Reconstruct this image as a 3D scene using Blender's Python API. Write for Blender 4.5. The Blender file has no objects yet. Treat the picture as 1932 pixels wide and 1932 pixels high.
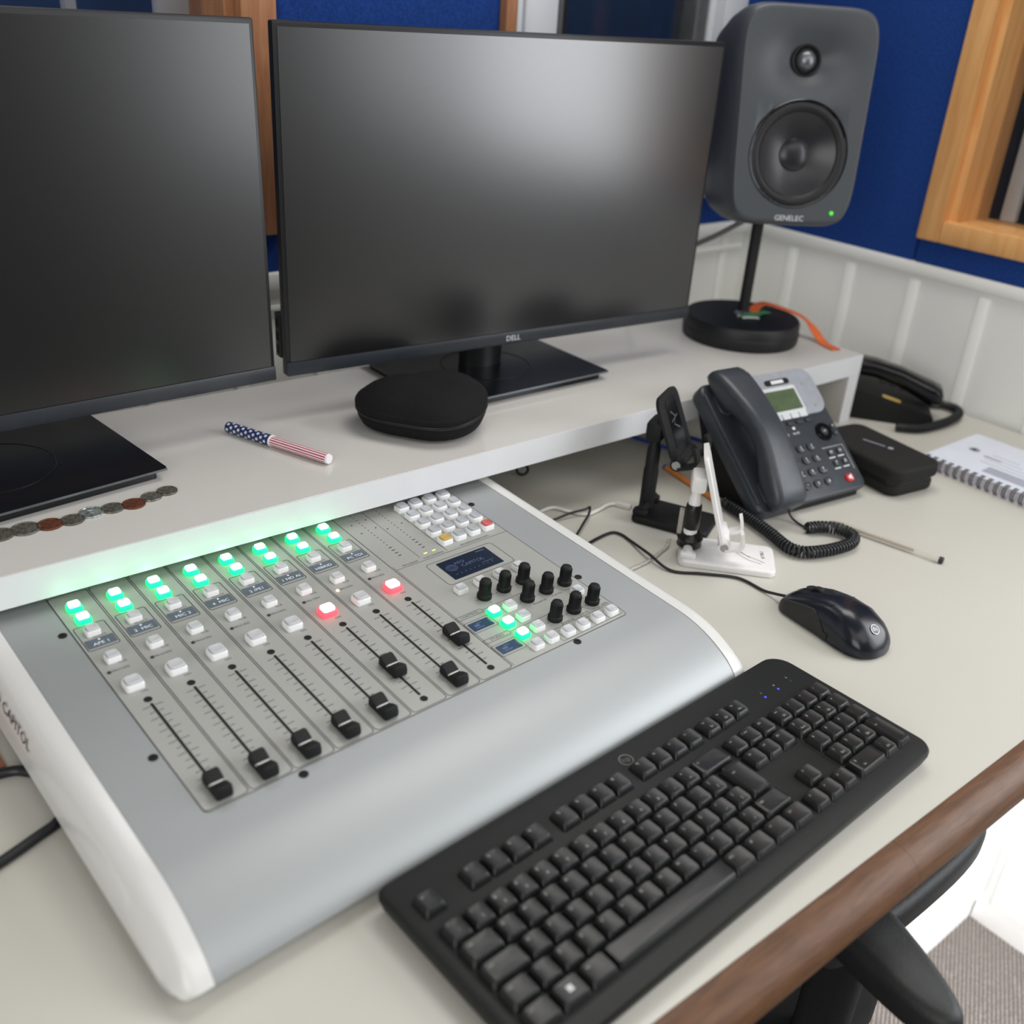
import bpy, bmesh, math, random
from mathutils import Matrix, Vector
random.seed(4)
SC = bpy.context.scene
COL = SC.collection
DZ = 0.74                      # height of the desk top above the floor; positions below are given from the desk top
PI = math.pi
R = math.radians

# ------------------------------------------------------------------ materials
def lin(c):
    out = []
    for v in c:
        v = v / 255.0
        out.append(v / 12.92 if v <= 0.04045 else ((v + 0.055) / 1.055) ** 2.4)
    return (*out, 1.0)

def mat(name, rgb, rough=0.5, metal=0.0, spec=0.5, emit=None, estr=0.0, coat=0.0, noise=None, bump=None, trans=0.0, alpha=1.0, ior=1.45):
    m = bpy.data.materials.new(name); m.use_nodes = True
    nt = m.node_tree; b = nt.nodes['Principled BSDF']
    b.inputs['Base Color'].default_value = lin(rgb)
    b.inputs['Roughness'].default_value = rough
    b.inputs['Metallic'].default_value = metal
    b.inputs['Specular IOR Level'].default_value = spec
    b.inputs['IOR'].default_value = ior
    b.inputs['Coat Weight'].default_value = coat
    b.inputs['Transmission Weight'].default_value = trans
    b.inputs['Alpha'].default_value = alpha
    if emit:
        b.inputs['Emission Color'].default_value = lin(emit); b.inputs['Emission Strength'].default_value = estr
    tc = nt.nodes.new('ShaderNodeTexCoord')
    if noise:                   # (scale, amount): small tone variation of the material itself
        n = nt.nodes.new('ShaderNodeTexNoise'); n.inputs['Scale'].default_value = noise[0]; n.inputs['Detail'].default_value = 4
        nt.links.new(tc.outputs['Object'], n.inputs['Vector'])
        r = nt.nodes.new('ShaderNodeValToRGB')
        a = noise[1]
        r.color_ramp.elements[0].position = .3; r.color_ramp.elements[1].position = .7
        r.color_ramp.elements[0].color = lin([max(0, v * (1 - a)) for v in rgb]); r.color_ramp.elements[1].color = lin([min(255, v * (1 + a)) for v in rgb])
        nt.links.new(n.outputs['Fac'], r.inputs['Fac']); nt.links.new(r.outputs['Color'], b.inputs['Base Color'])
    if bump:                    # (scale, strength)
        n = nt.nodes.new('ShaderNodeTexNoise'); n.inputs['Scale'].default_value = bump[0]; n.inputs['Detail'].default_value = 3
        nt.links.new(tc.outputs['Object'], n.inputs['Vector'])
        bp = nt.nodes.new('ShaderNodeBump'); bp.inputs['Strength'].default_value = bump[1]; bp.inputs['Distance'].default_value = .001
        nt.links.new(n.outputs['Fac'], bp.inputs['Height']); nt.links.new(bp.outputs['Normal'], b.inputs['Normal'])
    return m

def wood(name, dark, light, scale, stretch, rough=.4):
    m = bpy.data.materials.new(name); m.use_nodes = True
    nt = m.node_tree; b = nt.nodes['Principled BSDF']; b.inputs['Roughness'].default_value = rough; b.inputs['Specular IOR Level'].default_value = .3
    tc = nt.nodes.new('ShaderNodeTexCoord'); mp = nt.nodes.new('ShaderNodeMapping'); mp.inputs['Scale'].default_value = stretch
    n = nt.nodes.new('ShaderNodeTexNoise'); n.inputs['Scale'].default_value = scale; n.inputs['Detail'].default_value = 7; n.inputs['Distortion'].default_value = .6
    r = nt.nodes.new('ShaderNodeValToRGB'); r.color_ramp.elements[0].color = lin(dark); r.color_ramp.elements[1].color = lin(light)
    r.color_ramp.elements[0].position = .36; r.color_ramp.elements[1].position = .64
    nt.links.new(tc.outputs['Object'], mp.inputs['Vector']); nt.links.new(mp.outputs['Vector'], n.inputs['Vector'])
    nt.links.new(n.outputs['Fac'], r.inputs['Fac']); nt.links.new(r.outputs['Color'], b.inputs['Base Color'])
    return m

def carpet_mat():
    m = bpy.data.materials.new('ribbed_carpet'); m.use_nodes = True
    nt = m.node_tree; b = nt.nodes['Principled BSDF']; b.inputs['Roughness'].default_value = .95
    tc = nt.nodes.new('ShaderNodeTexCoord'); mp = nt.nodes.new('ShaderNodeMapping'); mp.inputs['Rotation'].default_value = (0, 0, R(62))
    w = nt.nodes.new('ShaderNodeTexWave'); w.inputs['Scale'].default_value = 52; w.inputs['Distortion'].default_value = 2.5; w.inputs['Detail'].default_value = 2; w.inputs['Detail Scale'].default_value = 6
    r = nt.nodes.new('ShaderNodeValToRGB'); r.color_ramp.elements[0].color = lin((118, 109, 104)); r.color_ramp.elements[1].color = lin((170, 161, 156))
    nt.links.new(tc.outputs['Object'], mp.inputs['Vector']); nt.links.new(mp.outputs['Vector'], w.inputs['Vector'])
    nt.links.new(w.outputs['Fac'], r.inputs['Fac']); nt.links.new(r.outputs['Color'], b.inputs['Base Color'])
    bp = nt.nodes.new('ShaderNodeBump'); bp.inputs['Distance'].default_value = .004; nt.links.new(w.outputs['Fac'], bp.inputs['Height']); nt.links.new(bp.outputs['Normal'], b.inputs['Normal'])
    return m

def clear_glass(name, tint, amount, rough=.02):
    m = bpy.data.materials.new(name); m.use_nodes = True
    nt = m.node_tree; out = nt.nodes['Material Output']; b = nt.nodes['Principled BSDF']
    b.inputs['Base Color'].default_value = lin(tint); b.inputs['Roughness'].default_value = rough
    t = nt.nodes.new('ShaderNodeBsdfTransparent'); mx = nt.nodes.new('ShaderNodeMixShader'); mx.inputs['Fac'].default_value = amount
    nt.links.new(t.outputs[0], mx.inputs[1]); nt.links.new(b.outputs[0], mx.inputs[2]); nt.links.new(mx.outputs[0], out.inputs['Surface'])
    return m

M = {}
M['laminate'] = mat('cream_laminate', (195, 193, 184), .3, noise=(2.5, .012), bump=(900, .02))
M['shelfwhite'] = mat('white_melamine', (206, 204, 200), .14, noise=(3, .01))
M['edgewhite'] = mat('white_edge_band', (222, 224, 227), .35, noise=(20, .01))
M['edgewood'] = wood('brown_wood_edging', (84, 56, 36), (103, 71, 47), 5, (6, 60, 60), .46)
M['pine'] = wood('varnished_pine', (222, 162, 100), (236, 182, 120), 4, (26, 26, 2), .4)
M['peachwood'] = wood('peach_wood', (172, 118, 84), (190, 138, 102), 5, (30, 30, 3), .45)
M['blue'] = mat('blue_fabric', (33, 66, 136), .9, spec=.15, noise=(260, .12), bump=(700, .4))
M['wains'] = mat('white_wainscot', (240, 241, 238), .5, noise=(4, .01))
M['groove'] = mat('groove_grey', (150, 150, 144), .7, noise=(5, .02))
M['carpet'] = carpet_mat()
M['ceil'] = mat('ceiling_white', (225, 225, 222), .8, noise=(6, .01))
M['alu'] = mat('satin_aluminium', (163, 167, 168), .52, metal=.5, noise=(1400, .03))
M['panelgrey'] = mat('grey_panel_print', (166, 167, 163), .5, metal=.2, noise=(1500, .03))
M['capwhite'] = mat('white_end_cap', (214, 214, 212), .2, noise=(30, .008))
M['ink'] = mat('dark_print', (46, 48, 50), .6, noise=(50, .05))
M['black'] = mat('black_plastic', (20, 21, 22), .6, spec=.35, noise=(60, .06), bump=(1500, .08))
M['blackgloss'] = mat('glossy_black_plastic', (14, 15, 18), .16, noise=(30, .05))
M['blacksoft'] = mat('black_rubber', (22, 22, 24), .6, noise=(70, .08))
M['charcoal'] = mat('charcoal_plastic', (44, 45, 48), .45, noise=(60, .05))
M['slot'] = mat('slot_black', (8, 8, 9), .7, noise=(50, .05))
M['whiteprint'] = mat('white_print', (224, 226, 226), .5, noise=(50, .02))
M['btn'] = mat('clear_button', (232, 233, 234), .2, spec=.6, coat=.3, noise=(80, .01))
M['btntop'] = mat('button_lens', (196, 198, 201), .25, coat=.4, noise=(80, .01))
M['btngrey'] = mat('grey_button_lens', (170, 174, 180), .25, coat=.4, noise=(80, .01))
M['btnred'] = mat('red_label_lens', (196, 92, 88), .3, coat=.3, noise=(200, .06))
M['btnyel'] = mat('yellow_label_lens', (196, 164, 84), .3, coat=.3, noise=(200, .06))
M['greenlit'] = mat('green_lit_body', (40, 240, 130), .3, emit=(0, 246, 110), estr=3.6, noise=(80, .02))
M['greentop'] = mat('green_lit_lens', (220, 255, 235), .3, emit=(150, 255, 200), estr=6, noise=(80, .02))
M['redlit'] = mat('red_lit_body', (250, 80, 90), .3, emit=(255, 60, 72), estr=2.8, noise=(80, .02))
M['redtop'] = mat('red_lit_lens', (255, 225, 220), .3, emit=(255, 172, 160), estr=6, noise=(80, .02))
M['amber'] = mat('amber_led', (255, 220, 150), .3, emit=(255, 205, 120), estr=5, noise=(80, .02))
M['yled'] = mat('yellow_led', (225, 235, 120), .3, emit=(215, 232, 96), estr=1.0, noise=(80, .02))
M['blued'] = mat('blue_led', (60, 80, 255), .3, emit=(50, 70, 255), estr=1.6, noise=(80, .02))
M['gled'] = mat('green_led', (60, 200, 60), .3, emit=(70, 210, 60), estr=1.2, noise=(80, .02))
M['chlcd'] = mat('channel_lcd', (98, 108, 116), .15, noise=(300, .06))
M['lcd'] = mat('dark_blue_lcd', (26, 36, 54), .12, noise=(400, .15))
M['lcdblue'] = mat('blue_lcd', (52, 70, 96), .12, noise=(200, .25))
M['lcdink'] = mat('lcd_pixels', (212, 220, 232), .5, emit=(200, 212, 230), estr=.35, noise=(50, .02))
M['lcdink2'] = mat('lcd_faint_pixels', (78, 96, 130), .5, emit=(78, 96, 130), estr=.12, noise=(50, .02))
M['monbezel'] = mat('monitor_bezel', (40, 44, 50), .38, noise=(50, .04))
M['monedge'] = mat('monitor_dark_edge', (22, 23, 26), .4, noise=(50, .04))
M['screen'] = mat('matte_screen', (5, 5, 6), .245, spec=1.0, ior=1.55, noise=(900, .1))
M['monbase'] = mat('monitor_foot_black', (20, 22, 25), .2, noise=(60, .05))
M['silveredge'] = mat('silver_edge', (120, 126, 132), .3, metal=.6, noise=(60, .03))
M['logo'] = mat('logo_silver', (214, 216, 220), .35, noise=(60, .02))
M['spk'] = mat('speaker_grey_enamel', (70, 74, 79), .42, noise=(900, .05), bump=(1200, .1))
M['spkdark'] = mat('speaker_black_rubber', (20, 21, 23), .5, noise=(60, .06))
M['cone'] = mat('speaker_cone', (38, 39, 43), .3, noise=(60, .06))
M['dome'] = mat('metal_dome', (120, 122, 126), .36, metal=.8, noise=(60, .03))
M['steel'] = mat('steel', (186, 188, 190), .3, metal=.9, noise=(60, .03))
M['orange'] = mat('orange_ribbon', (226, 112, 62), .7, noise=(200, .06))
M['greenrib'] = mat('green_ribbon', (60, 150, 100), .7, noise=(200, .06))
M['coinsil'] = mat('worn_nickel', (122, 120, 112), .42, metal=.75, noise=(400, .25), bump=(500, .5))
M['coindark'] = mat('dark_nickel', (98, 96, 88), .5, metal=.6, noise=(400, .25), bump=(500, .5))
M['coinbright'] = mat('bright_nickel', (170, 178, 174), .28, metal=.8, noise=(300, .3), bump=(500, .5))
M['coincop'] = mat('dark_copper', (112, 68, 50), .5, metal=.6, noise=(400, .2), bump=(500, .5))
M['navy'] = mat('navy_lacquer', (28, 44, 92), .35, noise=(60, .04))
M['penwhite'] = mat('white_lacquer', (236, 232, 234), .3, noise=(60, .01))
M['penred'] = mat('red_stripe', (172, 46, 76), .35, noise=(60, .04))
M['casefab'] = mat('black_case_fabric', (20, 20, 22), .85, spec=.25, noise=(700, .3), bump=(900, .5))
M['casefab2'] = mat('black_eva_fabric', (30, 30, 29), .7, spec=.3, noise=(700, .2), bump=(900, .5))
M['zip'] = mat('black_zip', (12, 12, 13), .5, noise=(60, .06))
M['phone'] = mat('desk_phone_black', (54, 59, 65), .36, noise=(90, .05))
M['phonesil'] = mat('desk_phone_silver', (148, 152, 160), .4, noise=(90, .03))
M['phonestrip'] = mat('desk_phone_light_strip', (200, 203, 206), .4, noise=(90, .02))
M['glcd'] = mat('green_lcd', (84, 98, 74), .2, noise=(60, .08))
M['redkey'] = mat('red_key', (178, 30, 32), .35, emit=(178, 30, 32), estr=.25, noise=(90, .05))
M['key'] = mat('keycap_black', (27, 28, 28), .34, spec=.45, noise=(200, .06))
M['keyedge'] = mat('keycap_legend', (170, 170, 160), .5, noise=(60, .04))
M['kbcase'] = mat('keyboard_case', (26, 28, 27), .5, spec=.35, noise=(90, .05), bump=(1500, .06))
M['mouse'] = mat('mouse_shell', (24, 27, 36), .24, noise=(60, .05))
M['mouseside'] = mat('mouse_side_grip', (36, 36, 35), .5, noise=(90, .05))
M['whiteplas'] = mat('white_plastic', (228, 227, 226), .3, noise=(60, .01))
M['offplas'] = mat('off_white_plastic', (206, 203, 198), .4, noise=(60, .02))
M['greypla'] = mat('grey_plastic', (150, 150, 150), .4, noise=(60, .03))
M['tape'] = mat('black_tape', (14, 14, 14), .22, noise=(120, .1), bump=(300, .8))
M['cabblk'] = mat('black_cable', (26, 28, 32), .4, noise=(60, .06))
M['cabwht'] = mat('white_cable', (226, 224, 220), .4, noise=(60, .02))
M['cabsil'] = mat('braided_cable', (176, 172, 166), .35, metal=.3, noise=(900, .3), bump=(1200, .8))
M['cabblue'] = mat('blue_cable', (36, 62, 150), .4, noise=(60, .05))
M['cabgrey'] = mat('grey_cable', (112, 114, 112), .5, noise=(60, .04))
M['clearpla'] = clear_glass('clear_plastic', (220, 214, 204), .3, .08)
M['inkbrown'] = mat('pen_ink_tube', (150, 140, 118), .4, noise=(60, .05))
M['penorange'] = mat('orange_pen_body', (206, 128, 66), .35, noise=(60, .04))
M['penblue'] = mat('blue_pen_cap', (46, 66, 150), .35, noise=(60, .04))
M['paper'] = mat('notebook_cover', (214, 219, 230), .5, noise=(30, .01))
M['pages'] = mat('notebook_pages', (196, 192, 200), .7, noise=(900, .2))
M['papergrey'] = mat('cover_print', (150, 154, 166), .6, noise=(40, .04))
M['wire'] = mat('black_wire', (16, 16, 20), .35, noise=(60, .04))
M['frame'] = mat('white_window_frame', (214, 218, 224), .35, noise=(20, .01))
M['framegrey'] = mat('grey_window_frame', (104, 106, 108), .4, metal=.4, noise=(60, .05))
M['darkroom'] = mat('dark_room_wall', (40, 66, 112), .8, noise=(3, .15))
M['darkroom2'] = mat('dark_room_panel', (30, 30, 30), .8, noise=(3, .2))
M['glass'] = clear_glass('window_glass', (40, 52, 70), .16)
M['pole'] = mat('grey_post', (206, 212, 216), .4, noise=(5, .03))
M['cabwhite'] = mat('white_cabinet', (248, 248, 247), .45, noise=(10, .01))
M['chair'] = mat('black_chair_vinyl', (30, 31, 32), .5, noise=(80, .08), bump=(600, .3))
M['chairfab'] = mat('black_chair_cloth', (20, 20, 21), .9, noise=(400, .2), bump=(700, .5))
M['brownpaper'] = mat('brown_card', (150, 98, 78), .7, noise=(30, .04))
M['lampoff'] = mat('lamp_panel', (245, 245, 240), .5, emit=(255, 252, 244), estr=6, noise=(30, .005))
M['mesh'] = mat('dusty_grey', (90, 90, 88), .6, noise=(200, .1))

# ------------------------------------------------------------------ mesh helper
_txt = {}
def glyphs(s, size, ax='CENTER', ay='CENTER', sx=1.0):
    k = (s, ax, ay)
    if k not in _txt:
        cu = bpy.data.curves.new('t', 'FONT'); cu.body = s; cu.size = 1.0; cu.align_x = ax; cu.align_y = ay; cu.resolution_u = 2
        o = bpy.data.objects.new('t', cu); COL.objects.link(o)
        me = o.to_mesh()
        _txt[k] = ([v.co.copy() for v in me.vertices], [tuple(p.vertices) for p in me.polygons])
        o.to_mesh_clear(); bpy.data.objects.remove(o); bpy.data.curves.remove(cu)
    v, f = _txt[k]
    return [Vector((p.x * size * sx, p.y * size, 0)) for p in v], f

def rrect(w, h, r, n=4, cx=0, cy=0):
    r = min(r, w / 2 - 1e-6, h / 2 - 1e-6); pts = []
    for (sx, sy, a0) in ((1, 1, 0), (-1, 1, 90), (-1, -1, 180), (1, -1, 270)):
        for i in range(n + 1):
            a = R(a0 + 90 * i / n)
            pts.append((cx + sx * (w / 2 - r) + r * math.cos(a), cy + sy * (h / 2 - r) + r * math.sin(a)))
    return pts

def smooth_path(pts, sub=6, closed=False):
    P = [Vector(p) for p in pts]; n = len(P); out = []
    rng = range(n if closed else n - 1)
    for i in rng:
        p0 = P[(i - 1) % n] if closed or i > 0 else P[0] * 2 - P[1]
        p1 = P[i]; p2 = P[(i + 1) % n]
        p3 = P[(i + 2) % n] if closed or i < n - 2 else P[-1] * 2 - P[-2]
        for k in range(sub):
            t = k / sub
            out.append(0.5 * ((2 * p1) + (p2 - p0) * t + (2 * p0 - 5 * p1 + 4 * p2 - p3) * t * t + (3 * p1 - p0 - 3 * p2 + p3) * t ** 3))
    if not closed: out.append(P[-1])
    return out

class MB:
    def __init__(s): s.v = []; s.f = []; s.m = []
    def add(s, verts, faces, mi=0, T=None):
        b = len(s.v)
        s.v += [(T @ Vector(p)) if T else Vector(p) for p in verts]
        s.f += [tuple(i + b for i in f) for f in faces]; s.m += [mi] * len(faces)
        return s
    def loft(s, loops, mi=0, cap0=True, cap1=True, T=None, closed=False):
        n = len(loops[0]); V = [p for l in loops for p in l]; F = []
        L = len(loops)
        for j in range(L if closed else L - 1):
            a = j * n; b = ((j + 1) % L) * n
            for i in range(n):
                k = (i + 1) % n
                F.append((a + i, a + k, b + k, b + i))
        if not closed:
            if cap0: F.append(tuple(range(n - 1, -1, -1)))
            if cap1: F.append(tuple(range((L - 1) * n, L * n)))
        return s.add(V, F, mi, T)
    def box(s, x0, x1, y0, y1, z0, z1, mi=0, bev=0, seg=2, T=None):
        bm = bmesh.new(); bmesh.ops.create_cube(bm, size=1)
        for v in bm.verts: v.co = Vector(((x0 + x1) / 2 + v.co.x * (x1 - x0), (y0 + y1) / 2 + v.co.y * (y1 - y0), (z0 + z1) / 2 + v.co.z * (z1 - z0)))
        if bev > 0: bmesh.ops.bevel(bm, geom=list(bm.edges), offset=bev, segments=seg, affect='EDGES', profile=.5)
        bm.verts.index_update()
        s.add([v.co.copy() for v in bm.verts], [tuple(v.index for v in f.verts) for f in bm.faces], mi, T); bm.free(); return s
    def slab(s, loop, z0, z1, mi=0, bev=0, T=None, botbev=0, seg=3):
        """upright prism over a 2D loop, upper rim rounded by bev"""
        cx = sum(p[0] for p in loop) / len(loop); cy = sum(p[1] for p in loop) / len(loop)
        def ins(d):
            out = []; n = len(loop)
            for i in range(n):
                a = Vector(loop[i - 1]); b = Vector(loop[i]); c = Vector(loop[(i + 1) % n])
                t = (c - a); 
                if t.length < 1e-9: t = Vector((1, 0))
                t.normalize(); nn = Vector((-t.y, t.x))
                if nn.dot(Vector((cx, cy)) - b) < 0: nn = -nn
                out.append(b + nn * d)
            return out
        loops = []
        if botbev:
            for k in range(seg + 1):
                a = PI / 2 * k / seg; loops.append([(p.x, p.y, z0 + botbev * (1 - math.sin(a))) for p in ins(botbev * (1 - math.cos(a - 0) ) if False else botbev * (1 - math.sin(a)))])
            loops = [[(p.x, p.y, z0 + botbev * (1 - math.cos(PI / 2 * k / seg))) for p in ins(botbev * (1 - math.sin(PI / 2 * k / seg)))] for k in range(seg + 1)]
        else: loops.append([(p[0], p[1], z0) for p in loop])
        if bev:
            for k in range(seg + 1):
                a = PI / 2 * k / seg; loops.append([(p.x, p.y, z1 - bev * (1 - math.sin(a))) for p in ins(bev * (1 - math.cos(a)))])
        else: loops.append([(p[0], p[1], z1) for p in loop])
        return s.loft(loops, mi, T=T)
    def lathe(s, prof, n=32, mi=0, T=None, caps=True):
        loops = [[(max(r, 1e-5) * math.cos(2 * PI * i / n), max(r, 1e-5) * math.sin(2 * PI * i / n), z) for i in range(n)] for r, z in prof]
        return s.loft(loops, mi, caps, caps, T=T)
    def tube(s, pts, rad, n=8, mi=0, T=None, closed=False, caps=True):
        P = [Vector(p) for p in pts]; N = len(P); loops = []
        up = None
        for i in range(N):
            a = P[(i - 1) % N] if closed or i > 0 else P[0]; b = P[(i + 1) % N] if closed or i < N - 1 else P[-1]
            t = (b - a).normalized()
            if up is None:
                up = Vector((0, 0, 1)) if abs(t.z) < .9 else Vector((1, 0, 0))
            u = (up - t * up.dot(t))
            if u.length < 1e-6: u = t.orthogonal()
            u.normalize(); w = t.cross(u); up = u
            r = rad[i] if isinstance(rad, (list, tuple)) else rad
            loops.append([P[i] + (u * math.cos(2 * PI * k / n) + w * math.sin(2 * PI * k / n)) * r for k in range(n)])
        return s.loft(loops, mi, caps, caps, T, closed)
    def stroke(s, pts, w, z=0.0002, mi=0, T=None, closed=False):
        """flat printed line of width w"""
        P = [Vector((p[0], p[1])) for p in pts]; n = len(P); A = []; B = []
        for i in range(n):
            a = P[(i - 1) % n] if closed or i > 0 else P[0]; b = P[(i + 1) % n] if closed or i < n - 1 else P[-1]
            t = (b - a); t.normalize(); nn = Vector((-t.y, t.x)) * (w / 2)
            A.append((P[i] + nn)); B.append((P[i] - nn))
        V = [(p.x, p.y, z) for p in A] + [(p.x, p.y, z) for p in B]; F = []
        for i in range(n if closed else n - 1):
            k = (i + 1) % n; F.append((i, k, n + k, n + i))
        return s.add(V, F, mi, T)
    def quad(s, x0, x1, y0, y1, z, mi=0, T=None): return s.add([(x0, y0, z), (x1, y0, z), (x1, y1, z), (x0, y1, z)], [(0, 1, 2, 3)], mi, T)
    def text(s, t, size, x, y, z=0.0003, mi=0, T=None, ax='CENTER', ay='CENTER', sx=1.0, rot=0):
        v, f = glyphs(t, size, ax, ay, sx); Q = Matrix.Translation((x, y, z)) @ Matrix.Rotation(rot, 4, 'Z')
        return s.add(v, f, mi, (T @ Q) if T else Q)

def mesh(name, mb, mats, sharp=38, recalc=True):
    me = bpy.data.meshes.new(name); me.from_pydata([tuple(v) for v in mb.v], [], mb.f)
    for m in (mats if isinstance(mats, (list, tuple)) else [mats]): me.materials.append(M[m] if isinstance(m, str) else m)
    me.polygons.foreach_set('material_index', mb.m)
    if recalc:
        bm = bmesh.new(); bm.from_mesh(me); bmesh.ops.recalc_face_normals(bm, faces=bm.faces); bm.to_mesh(me); bm.free()
    me.polygons.foreach_set('use_smooth', [True] * len(me.polygons))
    me.set_sharp_from_angle(angle=R(sharp))
    me.update(); return me

def obj(name, mb, mats, parent=None, label=None, L=None, sharp=38, kind=None):
    me = mb if isinstance(mb, bpy.types.Mesh) else mesh(name, mb, mats, sharp)
    o = bpy.data.objects.new(name, me); COL.objects.link(o)
    if parent is not None: o.parent = parent
    if L is not None: o.matrix_local = L
    if label: o['label'] = label
    if kind: o['kind'] = kind
    return o
def T3(x, y, z): return Matrix.Translation((x, y, z))
def RX(a): return Matrix.Rotation(a, 4, 'X')
def RY(a): return Matrix.Rotation(a, 4, 'Y')
def RZ(a): return Matrix.Rotation(a, 4, 'Z')
def tag(o, label, cat, group=None):
    o['label'] = label; o['category'] = cat
    if group: o['group'] = group
    return o
def thing(name, label, cat, loc=(0, 0, 0), rz=0.0, group=None):
    o = bpy.data.objects.new(name, None); COL.objects.link(o); o.empty_display_size = .02
    o.location = (loc[0], loc[1], loc[2] + DZ); o.rotation_euler = (0, 0, rz)
    return tag(o, label, cat, group)
def solo(name, mb, mats, label, cat, loc=(0, 0, 0), rz=0.0, group=None, sharp=38):
    o = obj(name, mb, mats, sharp=sharp); o.location = (loc[0], loc[1], loc[2] + DZ); o.rotation_euler = (0, 0, rz)
    return tag(o, label, cat, group)
def struct(name, mb, mats, parent=None):
    o = obj(name, mb, mats, parent)
    if parent is None: o.location = (0, 0, DZ); o['kind'] = 'structure'
    return o
# ------------------------------------------------------------------ the room
XR, YB = 1.148, 1.005           # right wall face, back wall face
fl = MB(); fl.box(-3.2, 1.6, -3.2, 1.3, -.80, -.74); struct('floor', fl, 'carpet')

wb = MB()                       # back wall around its two windows
for (x0, x1, z0, z1) in ((-3.2, 1.3, -.74, .205), (-3.2, 1.3, .205, .262), (.2, .53, .262, 1.9), (1.04, 1.3, .262, 1.9), (-3.2, -1.1, .262, 1.9), (-1.1, .2, 1.3, 1.9), (.53, 1.04, 1.3, 1.9)):
    wb.box(x0, x1, YB + .004, YB + .10, z0, z1)
W1 = struct('wall_back', wb, 'wains')
fb = MB()
for (x0, x1, z0, z1) in ((-3.2, 1.148, .212, .262), (.198, .536, .262, 1.9), (1.037, 1.148, .262, 1.9)): fb.box(x0, x1, YB - .006, YB + .006, z0, z1, bev=.002)
obj('fabric_panel', fb, 'blue', W1)
wp = MB(); wp.box(-3.2, 1.148, YB - .004, YB + .004, -.74, .2)
x = 1.09
while x > -2: wp.box(x - .010, x + .010, YB - .0075, YB - .003, -.74, .19, bev=.003); x -= .12
obj('wainscot', wp, 'wains', W1)
rl = MB(); rl.box(-3.2, 1.148, YB - .014, YB, .19, .212, bev=.004); rl.box(-3.2, 1.14, YB - .010, YB, .16, .168, bev=.002); obj('dado_rail', rl, 'wains', W1)

wr = MB()                       # right wall around the wooden window and the bright window
for (y0, y1, z0, z1) in ((-3.2, 1.1, -.74, .02), (-.03, 1.1, .02, .252), (.648, 1.1, .252, 1.9), (-.02, .648, 1.25, 1.9), (-3.2, -1.81, .02, 1.9), (-1.81, -.03, 1.5, 1.9)):
    wr.box(XR + .004, XR + .1, y0, y1, z0, z1)
W2 = struct('wall_right', wr, 'wains')
fr = MB()
for (y0, y1, z0, z1) in ((.6535, .999, .212, 1.9), (-.02, .6505, .212, .252)): fr.box(XR - .006, XR + .006, y0, y1, z0, z1, bev=.003)
obj('fabric_panel', fr, 'blue', W2)
wq = MB(); wq.box(XR - .002, XR + .004, -.03, YB, -.74, .2)
obj('wainscot', wq, 'wains', W2)
y = .885; bt = MB()
while y > -.02: bt.box(XR - .0065, XR - .001, y - .010, y + .010, -.74, .185, bev=.003); y -= .122
obj('batten', bt, 'wains', W2)
rr = MB(); rr.box(XR - .009, XR + .004, -.03, YB - .014, .192, .212, bev=.003); obj('dado_rail', rr, 'wains', W2)

# wooden window in the right wall
wd = MB()
wd.box(XR - .016, XR + .004, .613, .652, .25, 1.29, bev=.003)           # casing
wd.box(XR - .016, XR + .004, -.06, .613, .25, .284, bev=.003)
wd.box(XR - .016, XR + .004, -.06, -.02, .284, 1.29, bev=.003); wd.box(XR - .016, XR + .004, -.02, .613, 1.25, 1.29, bev=.003)
wd.box(XR, XR + .1, .600, .616, .28, 1.25); wd.box(XR, XR + .1, -.02, .6, .262, .283); wd.box(XR, XR + .1, -.02, -.01, .28, 1.25)
W3 = struct('window_1', wd, 'pine')
g = MB(); g.box(XR + .062, XR + .066, -.01, .6, .283, 1.25); obj('pane', g, 'glass', W3)
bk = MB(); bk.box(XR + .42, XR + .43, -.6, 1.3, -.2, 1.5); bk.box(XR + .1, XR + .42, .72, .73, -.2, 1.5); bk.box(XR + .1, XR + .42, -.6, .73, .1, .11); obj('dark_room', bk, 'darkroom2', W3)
ps = MB(); ps.box(XR + .090, XR + .105, .553, .578, .283, 1.2, bev=.004); obj('grey_post', ps, 'pole', W3)
rs = MB(); rs.box(XR + .1, XR + .104, .60, .612, .5, .53); rs.box(XR + .106, XR + .11, .545, .575, .5, .535); obj('red_mark', rs, 'redkey', W3)

# wooden window behind the left monitor
wl = MB()
wl.box(.150, .196, YB - .018, YB + .006, .262, 1.31, bev=.003); wl.box(-1.1, .150, YB - .018, YB + .006, .262, .31, bev=.003); wl.box(-1.1, .15, YB - .018, YB + .006, 1.27, 1.31)
wl.box(.138, .152, YB, YB + .1, .3, 1.3)
W4 = struct('window_2', wl, 'peachwood')
g = MB(); g.box(-1.1, .14, YB + .06, YB + .064, .31, 1.27); obj('pane', g, 'glass', W4)
cu = MB(); cu.box(.098, .142, YB + .1, YB + .12, .2, 1.3, bev=.005); cu.box(.052, .066, YB + .3, YB + .32, .2, 1.3); obj('curtain', cu, 'frame', W4)
bk = MB(); bk.box(-1.2, .3, YB + .5, YB + .51, .1, 1.5); bk.box(.2, .21, YB + .1, YB + .5, .1, 1.5); obj('dark_room', bk, 'darkroom', W4)

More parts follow.
